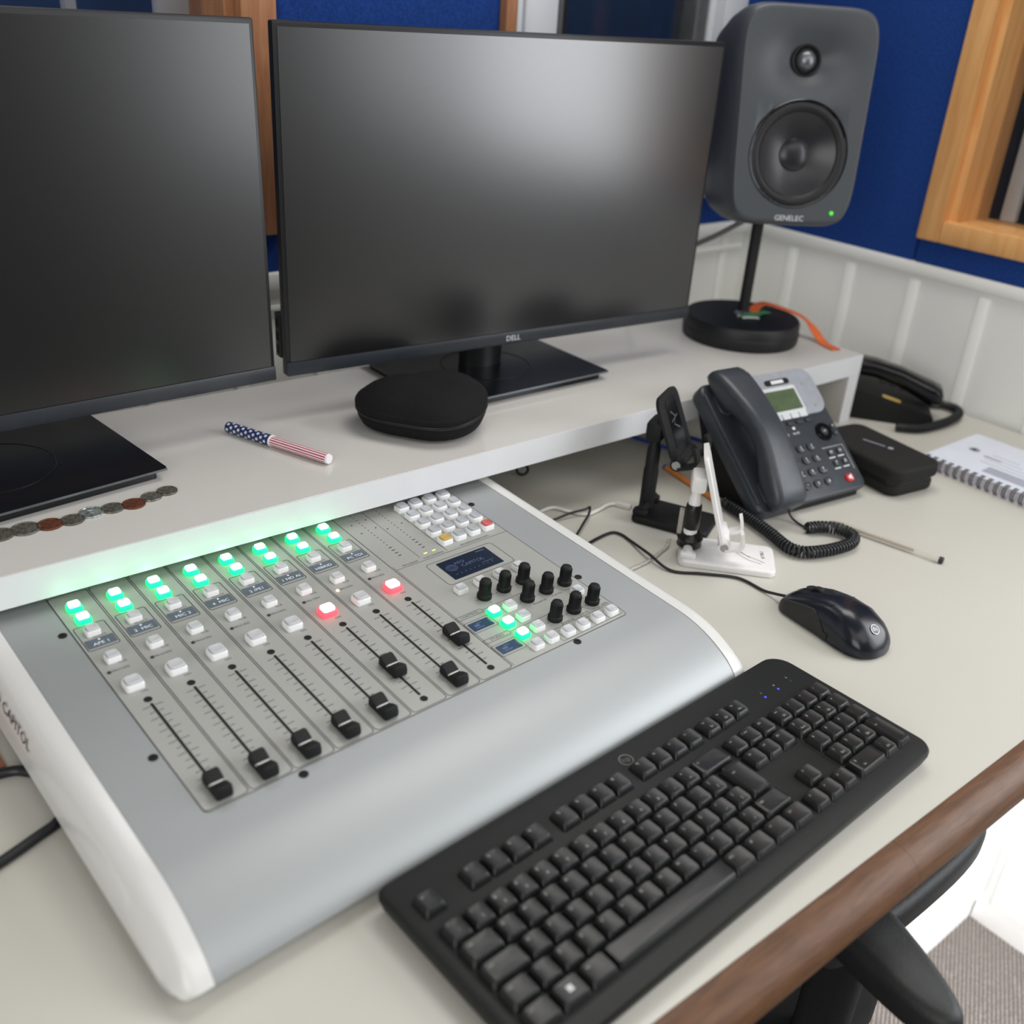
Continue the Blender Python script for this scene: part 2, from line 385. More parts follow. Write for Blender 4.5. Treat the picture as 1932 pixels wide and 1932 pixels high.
# aluminium window between the centre monitor and the speaker
wa = MB()
for (x0, x1) in ((.5695, .629), (.982, 1.037)): wa.box(x0, x1, YB - .02, YB + .06, .262, 1.31, bev=.003)
wa.box(.629, .982, YB - .02, YB + .06, .262, .3); wa.box(.629, .982, YB - .02, YB + .06, 1.27, 1.31)
W5 = struct('window_3', wa, 'frame')
p = MB(); p.box(.536, .557, YB - .02, YB + .02, .5, 1.31, bev=.006); obj('wood_batten', p, 'peachwood', W5)
p = MB(); p.box(.558, .568, YB - .016, YB + .02, .262, 1.31, bev=.002); obj('outer_trim', p, 'frame', W5)
p = MB(); p.box(.629, .655, YB + .0, YB + .05, .3, 1.27); p.box(.936, .966, YB + .0, YB + .05, .3, 1.27, bev=.004); obj('inner_frame', p, 'framegrey', W5)
p = MB(); p.box(.655, .664, YB + .002, YB + .05, .3, 1.27); obj('gasket', p, 'slot', W5)
p = MB(); p.box(.966, .981, YB - .004, YB + .05, .3, 1.27, bev=.004); obj('bead', p, 'frame', W5)
g = MB(); g.box(.664, .936, YB + .03, YB + .034, .3, 1.27); obj('pane', g, 'glass', W5)
bk = MB(); bk.box(-.2, 3.2, YB + .6, YB + .61, .0, 1.6); bk.box(1.24, 1.26, YB + .36, YB + .4, .1, 1.5); obj('dark_room', bk, 'darkroom', W5)

# tall bright window in the right wall, in front of the desk
wf = MB()
for (y0, y1, z0, z1) in ((-.07, -.03, .02, 1.5), (-1.81, -1.76, .02, 1.5), (-.99, -.90, .07, 1.45), (-1.76, -.07, 1.45, 1.5), (-1.76, -.07, .02, .07)):
    wf.box(XR - .01, XR + .07, y0, y1, z0, z1, bev=.004)
struct('window_4', wf, 'frame')

# ------------------------------------------------------------------ desk
dk = thing('desk', 'long cream laminate desk with a rounded brown wood front edge', 'desk', (.2, .5, -.74))
D0 = T3(-.2, -.5, .74)
t = MB(); t.box(-1.6, 1.136, .030, .985, -.030, 0, bev=.0008, seg=1); obj('worktop', t, 'laminate', dk, L=D0)
def nosing(x0, x1):
    prof = [(.030, .0006), (.022, .0004), (.013, -.0022), (.006, -.0075), (.002, -.0145), (.001, -.0215), (.0035, -.0285), (.009, -.0345), (.018, -.038), (.030, -.039)]
    mb = MB(); mb.loft([[(x, y, z) for y, z in prof] for x in (x0, x1)]); return mb
obj('edge_trim', nosing(-1.6, .2008), 'edgewood', dk, L=D0); obj('edge_trim', nosing(.2011, 1.136), 'edgewood', dk, L=D0)
p = MB(); p.box(-1.5, -1.47, .1, .95, -.74, -.03, bev=.002); obj('side_panel', p, 'cabwhite', dk, L=D0)
p = MB(); p.box(1.1, 1.13, .25, .95, -.74, -.03, bev=.002); obj('side_panel', p, 'cabwhite', dk, L=D0)
p = MB(); p.box(-1.47, 1.1, .93, .945, -.55, -.03, bev=.002); obj('modesty_panel', p, 'cabwhite', dk, L=D0)

# white monitor shelf on the desk
sh = thing('monitor_shelf', 'long low white shelf on the desk carrying both monitors', 'shelf', (0, .73, 0))
S0 = T3(0, -.73, 0); ZS, ZT = .0755, .1062
t = MB(); t.box(-1.3, .938, .581, .885, ZS, ZT, 0, bev=.0008, seg=1); b = obj('shelf_board', t, 'shelfwhite', sh, L=S0)
t = MB(); t.box(-1.3, .938, .5798, .5812, ZS + .0004, ZT - .0002); obj('edge_band', t, 'edgewhite', sh, L=S0)
t = MB(); t.box(.9125, .938, .581, .885, 0, ZS, bev=.0006, seg=1); e = obj('end_panel', t, 'shelfwhite', sh, L=S0)
t = MB(); t.box(.9127, .9378, .5798, .5812, 0, ZS); obj('edge_band', t, 'edgewhite', sh, L=S0)
t = MB(); t.box(-1.3, -1.275, .581, .885, 0, ZS, bev=.0006, seg=1); obj('end_panel', t, 'shelfwhite', sh, L=S0)

# ------------------------------------------------------------------ monitors
def monitor(label, base, byaw, panel, pyaw, tilt, hub, nx=0, w=.611, h=.3594):
    rt = thing('computer_monitor', label, 'monitor', (base[0], base[1], ZT), byaw, 'monitors on the white shelf')
    inv = (T3(base[0], base[1], 0) @ RZ(byaw)).inverted()
    b = MB(); lo = rrect(.250, .180, .004); hi = rrect(.265, .195, .004)
    b.loft([[(x, y, 0) for x, y in lo], [(x, y, .0075) for x, y in lo], [(x, y, .0095) for x, y in hi], [(x, y, .0122) for x, y in hi]])
    fp = obj('foot_plate', b, 'monbase', rt)
    e = MB(); e.box(-.1318, .1318, -.0980, -.0972, .0098, .0119); obj('silver_edge', e, 'silveredge', fp)
    c = MB(); c.lathe([(.060, .0120), (.060, .0127), (.0588, .0127), (.0588, .0120)], 48, caps=False); obj('swivel_ring', c, 'monedge', fp)
    n = MB(); lp = [(nx + .032 * math.cos(a), .013 + .020 * math.sin(a)) for a in [2 * PI * i / 28 for i in range(28)]]
    n.loft([[(x, y, z) for x, y in lp] for z in (.0122, .20)]); n.box(nx - .045, nx + .045, .018, .05, .17, .28, bev=.01); obj('stand_neck', n, 'monedge', rt)
    P = inv @ T3(panel[0], panel[1], panel[2] - ZT) @ RZ(pyaw) @ RX(-tilt)
    hs = MB(); hs.box(-w / 2, w / 2, .0006, .0125, 0, h, bev=.0025)
    hs.loft([[(x * .94, .0125, h / 2 + z * .92) for x, z in rrect(w, h, .02)], [(x * .86, .03, h / 2 + z * .78) for x, z in rrect(w, h, .03)], [(x * .5, .042, h / 2 + z * .6) for x, z in rrect(w, h, .04)]])
    H = obj('panel_housing', hs, 'monedge', rt, L=P)
    s = MB(); s.box(-w / 2 + .0052, w / 2 - .0052, -.0002, .004, .0165, h - .0055); obj('screen', s, 'screen', rt, L=P)
    z = MB(); z.box(-w / 2 + .0006, w / 2 - .0006, -.0016, .004, .0004, .0160, bev=.0008); B = obj('lower_bezel', z, 'monbezel', rt, L=P)
    if hub:
        l = MB(); l.text('DELL', .0098, .0, .0078, 0, T=RX(PI / 2) @ T3(0, 0, .0018), sx=1.0); obj('logo', l, 'logo', B)
        u = MB(); u.box(-w / 2 - .0012, -w / 2 + .02, .0122, .026, .018, .068, bev=.001)
        for zz in (.022, .037, .052): u.box(-w / 2 - .0015, -w / 2 - .001, .016, .023, zz, zz + .010, 1)
        obj('side_port', u, ['monedge', 'slot'], rt, L=P)
    return rt
monitor('centre black monitor with a wide black foot, its screen off and catching a pale glare', (.377, .787), 0, (.3845, .7438, .1585), -.0741, -.0026 * -1, True)
monitor('left black monitor cut by the picture edge, its screen off and mostly dark', (-.2335, .770), .115, (-.2412, .7528, .1597), .0246, .0342, False, -.03)

# ------------------------------------------------------------------ loudspeaker on its table stand
st = thing('speaker_stand', 'black round-base table stand holding up the grey loudspeaker', 'speaker stand', (.834, .736, ZT))
b = MB(); b.lathe([(.0868, 0), (.0885, .003), (.0892, .015), (.0892, .016), (.0880, .0175), (.0880, .030), (.0855, .0336), (.05, .0343), (0, .0343)], 64); obj('round_base', b, 'spkdark', st)
b = MB(); b.lathe([(.0085, .034), (.0085, .178), (.03, .180), (.03, .183), (0, .183)], 24); obj('pole', b, 'blacksoft', st)
b = MB(); b.lathe([(.015, .034), (.015, .037), (.0095, .041), (.0085, .041)], 6); obj('base_nut', b, 'steel', st, L=T3(.0, -.002, 0))

sp = thing('loudspeaker', 'dark grey studio loudspeaker on the round-base stand, green light lit', 'speaker', (.834, .736, ZT + .181))
SY, SPI = -.5501, .1431
PF = T3(.834, .736, ZT).inverted() @ Matrix.Identity(4)
F = T3(.7981 - .834, .6646 - .736, .4240 - ZT - .181) @ RZ(SY) @ RX(-SPI)     # speaker frame: x right, -y out of the front, z up
def sup(w, h, n=88, e=4.2):
    o = []
    for i in range(n):
        a = 2 * PI * i / n; c, s = math.cos(a), math.sin(a)
        o.append((w / 2 * math.copysign(abs(c) ** (2 / e), c), h / 2 * math.copysign(abs(s) ** (2 / e), s)))
    return o
def front_y(x, z):
    r1 = math.hypot(x / 1.45, z - .0806); d = .021 * math.exp(-(r1 / .030) ** 2)
    r2 = math.hypot(x, z + .0375)
    if r2 < .066: d += .024 * min(1, (.066 - r2) / .03) + .001
    return d
LW, LH = .1765, .266
loops = []
for (sw, shh, d, e) in ((.10, .18, .176, 3.6), (.150, .238, .172, 4.2), (.174, .266, .150, 5), (.187, .279, .085, 6), (.189, .281, .040, 7), (.188, .279, .018, 7), (.184, .275, .007, 7), (.1795, .270, .0015, 7)):
    loops.append([(x * (1 + .05 * (z / .14)), d, z + .009) for x, z in sup(sw, shh, n=120, e=e)])
for k in range(44):
    s = 1 - k / 44.0; e = 2.4 + 4.8 * s ** 2
    loops.append([(x * s * (1 + .05 * z * s / .14), front_y(x * s, z * s + .009), z * s + .009) for x, z in sup(LW, LH, n=120, e=e)])
body = MB(); body.loft(loops); obj('cabinet', body, 'spk', sp, L=F, sharp=60)
WZ = -.0375; TZ = .0806; RF = lambda z, y=0: F @ T3(0, y, z) @ RX(PI / 2)      # lathe axis pointing out of the front
w = MB(); w.lathe([(.0672, -.004), (.0672, .0006), (.0690, .0010), (.0700, .0002), (.0700, -.002)], 64, caps=False); obj('woofer_rim', w, 'blackgloss', sp, L=RF(WZ))
w = MB(); w.lathe([(.0672, -.0012), (.0655, .0004), (.0615, .0014), (.0575, .0008), (.0550, -.0010), (.0535, -.0028)], 64, caps=False); obj('woofer_surround', w, 'spkdark', sp, L=RF(WZ))
w = MB(); w.lathe([(.0540, -.0022), (.046, -.0062), (.036, -.0105), (.026, -.0140), (.0215, -.0152)], 64, caps=False); obj('woofer_cone', w, 'cone', sp, L=RF(WZ))
w = MB(); w.lathe([(.0220, -.0150), (.0200, -.0136), (.015, -.0112), (.009, -.0098), (.003, -.0093), (0, -.0092)], 48); obj('dust_cap', w, 'cone', sp, L=RF(WZ))
w = MB(); w.lathe([(.0205, -.0165), (.0200, -.0125), (.0185, -.0120), (.0150, -.0155), (.0140, -.018)], 48, caps=False); obj('tweeter_ring', w, 'spkdark', sp, L=RF(TZ))
w = MB(); w.lathe([(.0142, -.0170), (.0132, -.0132), (.0108, -.0096), (.0070, -.0068), (.003, -.0057), (0, -.0055)], 40); obj('tweeter_dome', w, 'dome', sp, L=RF(TZ))
w = MB(); w.lathe([(.0028, .0), (.0028, .0012), (.0015, .0022), (0, .0024)], 16); obj('power_light', w, 'gled', sp, L=F @ T3(.0585, 0, -.1115) @ RX(PI / 2))
w = MB(); w.text('GENELEC', .0100, -.002, -.1205, .0006, sx=1.0); obj('nameplate', w, 'logo', sp, L=F @ RX(PI / 2))
# ------------------------------------------------------------------ audio mixing desk (measured in mm on its own panel, u right, v back, h up)
K = 1.0088e-3
MX = thing('audio_mixer', 'silver broadcast audio mixer with faders and lit green and red buttons', 'audio mixer', (-.215, .427, 0), .0509)
MP = T3(0, 0, .0568) @ RX(.0596)
KM = Matrix.Scale(K, 4)
def at(u, v, h=0): return MP @ T3(u * K, v * K, h * K) @ KM      # frame of a part, still in mm
prof = [(215, 0), (100, 0), (0, 0), (-100, 0), (-150, 0), (-158, -.3), (-166, -1.1), (-174, -2.4), (-182, -4.2), (-190, -6.6), (-198, -9.8), (-206, -13.4), (-213, -17.4), (-219, -22), (-223.5, -26.5), (-225.6, -30), (-225, -32.6), (-221, -33.6)]
under = [(-200, -35), (215, -58)]
def prof_at(dv, dh, dz=0):
    P = [(v + (dv if v < -150 else 0) , h + dh) for v, h in prof] + [(v, h) for v, h in under]
    return P
b = MB(); b.loft([[(u, v, h) for v, h in prof_at(0, 0)] for u in (-60.4, 444.2)]); TP = obj('top_panel', b, 'alu', MX, L=at(0, 0))
def cap(sgn, u0):
    mb = MB(); loops = []
    for du, dh, dv in ((0, .6, -.6), (8, .6, -.8), (12.5, -.2, -.4), (15.5, -2.2, 1.2), (18, -5.5, 3.5), (20, -10, 6.5), (22, -16, 9.5), (23.4, -23, 12.5), (24, -28, 15)):
        L = []
        for v, h in prof: L.append((u0 + sgn * du, v + (dv if v < -150 else 0), max(h + dh * (1 if h > -20 else .35), -30 - .07 * max(0, 0)) if h + dh > -33 else -33.2))
        for v, h in under: L.append((u0 + sgn * du, v, h if v < 0 else -58))
        loops.append(L)
    mb.loft(loops); return mb
cl = obj('end_cap', cap(-1, -60.8), 'capwhite', MX, L=at(0, 0), sharp=55)
obj('end_cap', cap(1, 444.6), 'capwhite', MX, L=at(0, 0), sharp=55)
tx = MB(); tx.text('AEQ CAPITOL', 13, 0, 0, 0, sx=1.1)
obj('side_lettering', tx, 'ink', cl, L=T3(-83.5, 60, -16) @ RZ(-PI / 2) @ RX(R(79)))
for (u, v) in ((-40, -190), (420, -190), (-40, 180), (420, 180)):
    b = MB(); hb = (.0568 + (v * K) * math.sin(.0596)) ; b.lathe([(.009, 0), (.009, .03), (0, .03)], 16); obj('rubber_foot', b, 'blacksoft', MX, L=T3(u * K, v * K, 0) @ Matrix.Diagonal((1, 1, .55 if v < 0 else .6, 1)))

# printed control area
pr = MB(); pr.slab(rrect(415, 297, 4, cx=191, cy=20.5), .02, .35); CP = obj('control_print_area', pr, 'panelgrey', TP, L=T3(0, 0, 0))
PIT = 34.667
LG = MB(); z = .42
LG.stroke(rrect(415, 297, 4, cx=191, cy=20.5), .55, z, closed=True)
for i in range(8):
    u = PIT * i
    LG.stroke(rrect(33, 291, 3.5, cx=u, cy=19), .7, z, closed=True)
    LG.stroke(rrect(25.4, 35.2, 2, cx=u - 1.2, cy=95.5), .75, z, closed=True)
    LG.text('SELECT', 3.3, u + 1, 94.6, z, sx=1.1); LG.text('CUE', 3.5, u + 3, 53.2, z)
    LG.text('ON', 3.6, u + 2, 10.6, z); LG.text('PRE TRIM' if i == 5 else 'PROCESS', 3.3, u - 2, 45, z, sx=1.05)
    for k in range(14):
        vv = -8.5 - 7.4 * k; w = 8.0 if k % 2 == 0 else 5.6
        LG.stroke([(u - w, vv - .4), (u - 1.8, vv)], .65, z); LG.stroke([(u + 1.8, vv), (u + w, vv)], .65, z)
# master section print
LG.stroke([(261, 43.6), (398, 43.2)], .5, z); LG.stroke([(293, 150), (293, 50)], .5, z); LG.stroke([(323.6, 125), (323.6, 46)], .5, z); LG.stroke([(261, 50), (261, -126)], .5, z)
LG.text('PROGRAM', 3.7, 279, 46.4, z, sx=1.05); LG.text('CUE-CONTROL', 3.5, 307.5, 46.6, z, sx=1.0); LG.text('PROGRAMMABLE KEYS', 3.6, 359, 46.6, z, sx=1.0)
LG.stroke(rrect(81.4, 39.4, 4, cx=329, cy=15.8), .6, z, closed=True)
for (y, t, y2) in ((-50, 'CONTROL', -66.3), (-88.4, 'STUDIO', -104.3)):
    LG.stroke(rrect(29, 5.2, 1.5, cx=274, cy=y), .5, z, closed=True); LG.text(t, 3.9, 274, y, z, sx=1.1); LG.stroke(rrect(28, 16.2, 1.2, cx=274, cy=y2), .5, z, closed=True)
LG.stroke([(289, -50), (372, -48)], .45, z); LG.stroke([(289, -88.4), (395, -87)], .45, z); LG.stroke([(320, -108), (396, -107.6)], .45, z); LG.stroke([(320, -108), (320, -125)], .45, z); LG.stroke([(320, -125), (396, -124.4), (396, -107.6)], .45, z)
LG.stroke([(371, -46), (371, -62), (374, -68), (396, -72)], .45, z); LG.stroke([(371, -86), (371, -99), (375, -105), (396, -106)], .45, z)
for (u, v, t) in ((343, -69.5, 'MONITOR'), (366, -69, 'HP-TEL'), (343.5, -106, 'MONITOR'), (366, -105.2, 'HP-TEL'), (392, -104.2, 'LEVEL'), (357, -110.6, 'TALKBACK')): LG.text(t, 3.2, u, v, z)
for (u, v) in ((303.2, -35.5), (327, -35.6), (351.1, -35.4), (335.2, -59.6), (359.4, -59.3), (383.3, -59.3), (335.7, -96.7), (359.4, -96.7), (383.5, -96.6)):
    LG.stroke([(u - 11, v - 1), (u - 8, v - .6)], .45, z); LG.stroke([(u + 8, v - .6), (u + 11, v - 1)], .45, z); LG.stroke([(u, v - 8), (u, v - 11)], .45, z)
def dots(mb, u, v, r):
    mb.add([(u + r * math.cos(a), v + r * math.sin(a), z) for a in [PI / 4 * i for i in range(8)]], [tuple(range(8))])
for u0 in (279, 307.2):
    for k in range(17):
        v = 150 - 5.4 * k
        dots(LG, u0, v, .75 if k < 13 else .9)
        if k > 12: LG.stroke([(u0 - 2.2, v), (u0 + 2.2, v)], .8, z)
for (u, v) in ((270, 116), (288, 118), (297, 110), (316, 112), (270, 134), (288, 136)): dots(LG, u, v, 1.0)
obj('printed_legend', LG, 'ink', CP, sharp=30)
for (u, v) in ((-23, 109.8), (-22.4, -59.6), (54.8, -133.6), (402.6, -58.8), (329.6, -132.2), (402.2, 105.2)):
    b = MB(); b.lathe([(3.6, .1), (3.6, .5), (2.6, .9), (1.6, .9), (1.4, .3), (0, .3)], 20); obj('screw', b, 'slot', MX, L=at(u, v))

# push buttons
def button(w, d, h, mats):
    mb = MB(); r = w * .16
    for lo in ([(x, y, 0) for x, y in rrect(w, d, r)],): pass
    A = [[(x, y, 0) for x, y in rrect(w, d, r)], [(x, y, h * .55) for x, y in rrect(w * .985, d * .985, r)], [(x, y, h * .72) for x, y in rrect(w * .90, d * .88, r)], [(x, y, h * .72) for x, y in rrect(w * .82, d * .78, r, cy=.25)], [(x, y, h * .62) for x, y in rrect(w * .80, d * .76, r, cy=.25)]]
    mb.loft(A, 0, cap0=True, cap1=False)
    B = [[(x, y, h * .66) for x, y in rrect(w * .78, d * .74, r, cy=.25)], [(x, y, h * .97) for x, y in rrect(w * .76, d * .72, r, cy=.25)], [(x, y, h) for x, y in rrect(w * .71, d * .66, r * .8, cy=.25)], [(x, y, h * .93) for x, y in rrect(w * .3, d * .28, r * .4, cy=.25)]]
    mb.loft(B, 1, cap0=False, cap1=True)
    return mesh('push_button', mb, mats, 32)
BW = {'off': button(11.8, 10.8, 6.6, ['btn', 'btntop']), 'green': button(11.8, 10.8, 6.6, ['greenlit', 'greentop']), 'on': button(14.8, 13.8, 7.2, ['btn', 'btntop']), 'red': button(14.8, 13.8, 7.2, ['redlit', 'redtop']),
      'prog': button(13.2, 12.6, 7.2, ['btn', 'btngrey']), 'progred': button(13.2, 12.6, 7.2, ['btn', 'btnred']), 'progyel': button(13.2, 12.6, 7.2, ['btn', 'btnyel'])}
LB = {'green': 'push button lit green', 'red': 'push button lit red', 'progred': 'push button with red label', 'progyel': 'push button with yellow label'}
def put_button(kind, u, v, name='push_button'):
    obj(name, BW[kind], None, MX, LB.get(kind), L=at(u, v, .3))
def led(kind, u, v, r=1.6):
    b = MB(); b.lathe([(r, 0), (r, .5), (r * .7, 1.0), (0, 1.1)], 12); obj('indicator_led', b, kind, MX, 'indicator lit amber' if kind == 'amber' else None, L=at(u, v, .35))
texts = ['APE 1', '2  MIC', 'MIC 3', '4  MIC', '2 /PE1', '1 ND AI', 'HIBRID', 'PC TDI']
capm = None
fv = (-112, -112.8, -112.5, -111.4, -110.6, -74.1, -110.8, -69.6)
def fader_cap():
    mb = MB(); n = 24
    P = [(-12, 1.6), (-13, 2.6), (-13, 6.6), (-11.4, 10.4), (-10.2, 11), (-4.2, 8.6), (-1.6, 6.6), (-.5, 6.5), (.5, 6.5), (1.6, 6.6), (4.2, 8.2), (9.6, 10.2), (11, 9.8), (12.6, 6.2), (12.6, 2.6), (11.6, 1.6)]
    loops = []
    for u, s in ((-6.0, .90), (-5.4, .97), (-4.6, 1.0), (4.6, 1.0), (5.4, .97), (6.0, .90)):
        loops.append([(u, v * s, 1.6 + (h - 1.6) * s) for v, h in P])
    mb.loft(loops)
    mb.loft([[(u, v, h) for v, h in ((-.55, 6.3), (-.55, 6.75), (.55, 6.75), (.55, 6.3))] for u in (-4.7, 4.7)], 1)
    mb.box(-5.95, -5.4, -.5, .5, 2.0, 6.6, 1); mb.box(5.4, 5.95, -.5, .5, 2.0, 6.6, 1)
    mb.box(-1.0, 1.0, -4, 4, -.5, 1.7)
    return mesh('fader_cap', mb, ['black', 'whiteprint'], 30)
FC = fader_cap()
def slot_mesh():
    mb = MB(); mb.slab(rrect(2.3, 106.5, 1.1, cx=0, cy=-58.6), .15, .5)
    for v in (0, -116.9): mb.lathe([(3.3, .1), (3.3, .5), (2.2, .56), (2.0, .5), (1.2, .5), (0, .5)], 20, T=T3(0, v, 0))
    return mesh('fader_slot', mb, 'slot', 30)
FS = slot_mesh()
for i in range(8):
    u = PIT * i
    put_button('green', u - 2.3, 139.6); put_button('green', u - 2.3, 120.2); put_button('off', u - 2.3, 101); put_button('off', u - 2.4, 59.8)
    put_button('red' if i in (5, 7) else 'on', u - 2.4, 20.8, 'on_button')
    led('amber' if i == 6 else 'charcoal', u - 11.2, 45)
    d = MB(); d.slab(rrect(23.2, 11.4, .6), 0, .45); D = obj('channel_display', d, 'chlcd', MX, L=at(u - 1.2, 86.4, .3))
    t = MB(); t.text(texts[i], 5.3, 0, -2.0, .5, sx=1.05); t.box(-1.0, .6, 2.4, 4.2, .46, .5); obj('display_text', t, 'lcdink', D)
    s = obj('fader', FS, None, MX, L=at(u, 0)); obj('fader_cap', FC, None, s, L=T3(0, fv[i], 0))
# master section
for r, v in enumerate((133.4, 115, 96.6, 78.2, 59.6)):
    for c, u in enumerate((331, 348.5, 366.8, 385)):
        put_button('progyel' if (r, c) == (4, 0) else 'progred' if (r, c) == (4, 3) else 'prog', u, v, 'programmable_key')
for u in (290.9, 314.4, 338.4, 362.2): put_button('off', u, -16.2)
for v in (-60.4, -79.6, -99.0): put_button('green', 294, v)
for u, v in ((312.2, -61), (312.2, -79.4), (312.4, -98.4), (382.5, -77.4), (312.3, -117), (294.5, -117), (331, -118.6), (349.2, -118.8), (368.4, -118.6), (386.6, -118.2)): put_button('off', u, v)
def knob_mesh():
    mb = MB(); n = 32
    mb.lathe([(6.9, .3), (7.0, 1.0), (7.0, 3.8), (6.5, 4.8), (5.9, 5.2), (5.6, 9), (5.3, 15), (5.1, 18), (4.6, 19.4), (3.6, 20), (0, 20.1)], n)
    for k in range(24):
        a = 2 * PI * k / 24
        mb.box(5.25, 5.75, -.22, .22, 5.4, 17, T=RZ(a))
    return mesh('rotary_knob', mb, 'black', 40)
KN = knob_mesh()
for u, v in ((303.2, -35.5), (327, -35.6), (351.1, -35.4), (335.2, -59.6), (359.4, -59.3), (383.3, -59.3), (335.7, -96.7), (359.4, -96.7), (383.5, -96.6)):
    obj('rotary_knob', KN, None, MX, L=at(u, v, .2))
d = MB(); d.slab(rrect(60.4, 31, .8), 0, .5); D = obj('main_display', d, 'lcd', MX, L=at(328.7, 16.4, .3))
t = MB()
t.text('AEQ', 5.2, -9, 6.5, .6, sx=1.2); t.text('CAPITOL', 6.2, 3, 0, .6, sx=1.1)
for r in (2.2, 4.2, 6.0): t.stroke([(-21 + r * math.cos(a), 2 + r * .8 * math.sin(a)) for a in [2 * PI * i / 28 for i in range(28)]], .5, .6, closed=True)
for i in range(9): t.stroke([(-24 + i * 5.4, -9), (-22.2 + i * 5.4, -9)], .7, .6)
t.stroke([(16, 12), (27, 12)], 1.2, .6); t.stroke([(10, -6), (24, -6)], .6, .6)
obj('display_text', t, 'lcdink2', D)
for v in (-66.3, -104.3):
    d = MB(); d.slab(rrect(22.4, 11.2, .5), 0, .5); D = obj('small_display', d, 'lcdblue', MX, L=at(274, v, .3))
    t = MB(); t.box(-7, -1.5, -1, 1.6, .5, .55); t.box(-7, 1.5, -3.4, -2.4, .5, .55); t.box(-4, 2, 2.4, 3.2, .5, .55); obj('display_text', t, 'lcdink2', D)
for u in (302.1, 312.3):
    b = MB(); b.box(-2, 2, -.7, .7, 0, .5, bev=.2); obj('level_led', b, 'yled', MX, 'level lamp lit yellow', L=at(u, 53.4, .35))
# ------------------------------------------------------------------ keyboard
U = .01905
KB = thing('computer_keyboard', 'full-size black wired keyboard lying in front of the silver mixer', 'keyboard', (-.1341, .0622, 0), .0547)
KT = T3(0, 0, .0262) @ RX(.0092)                 # plane of the key tops
b = MB()
def kloop(ins, z, fr=0):
    x0, x1, y0, y1 = -.0110 + ins, .4410 - ins, -.0250 + ins + fr, .1380 - ins; o = []
    for (cx, cy, sx, sy, a0, r) in ((x1, y1, -1, -1, 0, .019), (x0, y1, 1, -1, 90, .006), (x0, y0, 1, 1, 180, .008), (x1, y0, -1, 1, 270, .014)):
        for i in range(8):
            a = R(a0 + 90 * i / 7); o.append((cx + sx * r + r * math.cos(a), cy + sy * r + r * math.sin(a), z))
    return o
b.loft([kloop(.006, -.0235), kloop(.002, -.0205), kloop(.0, -.013), kloop(.0, -.0095), kloop(.0012, -.0072), kloop(.0036, -.0062, .004)])
obj('case', b, 'kbcase', KB, L=KT)
w = MB()                                          # flat dark sheets standing in for the shade between the keys
for (x0, x1, y0, y1) in ((-.1, 15.1, 1.42, 6.58), (15.15, 18.35, 1.42, 3.58), (18.4, 22.6, 1.42, 6.58), (15.15, 18.35, 5.42, 6.58)):
    w.slab(rrect((x1 - x0) * U, (y1 - y0) * U, .003, cx=(x0 + x1) / 2 * U, cy=-((y0 + y1) / 2 - 6) * U), -.0064, -.0060)
obj('key_well_shade', w, 'slot', KB, L=KT)
def keymesh(wu, hu, txt, big=False, flat=False):
    mb = MB(); W = wu * U - .0010; H = hu * U - .0010; tw = W - .0050; th = H - .0042; d = .0007 if not flat else -.0006
    def ring(s, base, dep):
        pts = rrect(tw * s, th * s, .0022 * max(s, .3), 5, cy=.0008)
        return [(x, y, base - dep * (1 - (2 * x / tw) ** 2)) for x, y in pts]
    mb.loft([[(x, y, -.0066) for x, y in rrect(W, H, .0014, 5)], [(x, y, -.0052) for x, y in rrect(W - .0004, H - .0004, .0016, 5)], ring(1.035, -.0004, d * .9), ring(.985, 0, d), ring(.8, 0, d), ring(.5, 0, d), ring(.2, 0, d)])
    if txt:
        parts = txt.split('|')
        for k, t in enumerate(parts):
            sz = .0034 if len(t) < 3 else .0027
            px = -tw * .30 if wu < 1.6 else -tw * .5 + .0045; py = th * .25 if k == 0 else -th * .22
            if k == 1: px += .0042
            mb.text(t, sz, px, py + .0008, .00014 - d * (1 - (2 * px / tw) ** 2), 1)
    return mesh('key', mb, ['key', 'keyedge'], 34)
def key(x, y, w=1, h=1, t='', name='key', flat=False):
    obj(name, keymesh(w, h, t, flat=flat), None, KB, L=KT @ T3((x + w / 2) * U, -(y + (h - 1) / 2 - 6) * U, 0))
key(0, .5, t='Esc', name='function_key')
for i in range(12): key(2 + i + (.5 if i >= 4 else 0) + (.5 if i >= 8 else 0), .5, t='F%d' % (i + 1), name='function_key')
for i, t in enumerate(('Prt|Sc', 'Scr|Lk', 'Pau|Brk')): key(15.25 + i, .5, t=t, name='function_key')
for i, t in enumerate(('"|\'', '!|1', '@|2', '#|3', '$|4', '%|5', '^|6', '&|7', '*|8', '(|9', ')|0', '_|-', '+|=')): key(i, 2, t=t)
key(13, 2, 2, t='<-')
key(0, 3, 1.5, t='Tab')
for i, t in enumerate('QWERTYUIOP'): key(1.5 + i, 3, t=t)
key(11.5, 3, t="`|'"); key(12.5, 3, t='{|[')
for i, t in enumerate('ASDFGHJKL'): key(1.75 + i, 4, t=t)
key(0, 4, 1.75, t='Caps'); key(10.75, 4, t='\u00c7'); key(11.75, 4, t='^|~'); key(12.75, 4, t='}|]')
key(13.75, 3, 1.25, 2, t='Enter', name='enter_key')
key(0, 5, 1.25, t='Shift'); key(1.25, 5, t='||\\'.replace('||', '')) 
for i, t in enumerate('ZXCVBNM'): key(2.25 + i, 5, t=t)
for i, t in enumerate(('<|,', '>|.', ':|;', '?|/')): key(9.25 + i, 5, t=t)
key(13.25, 5, 1.75, t='Shift')
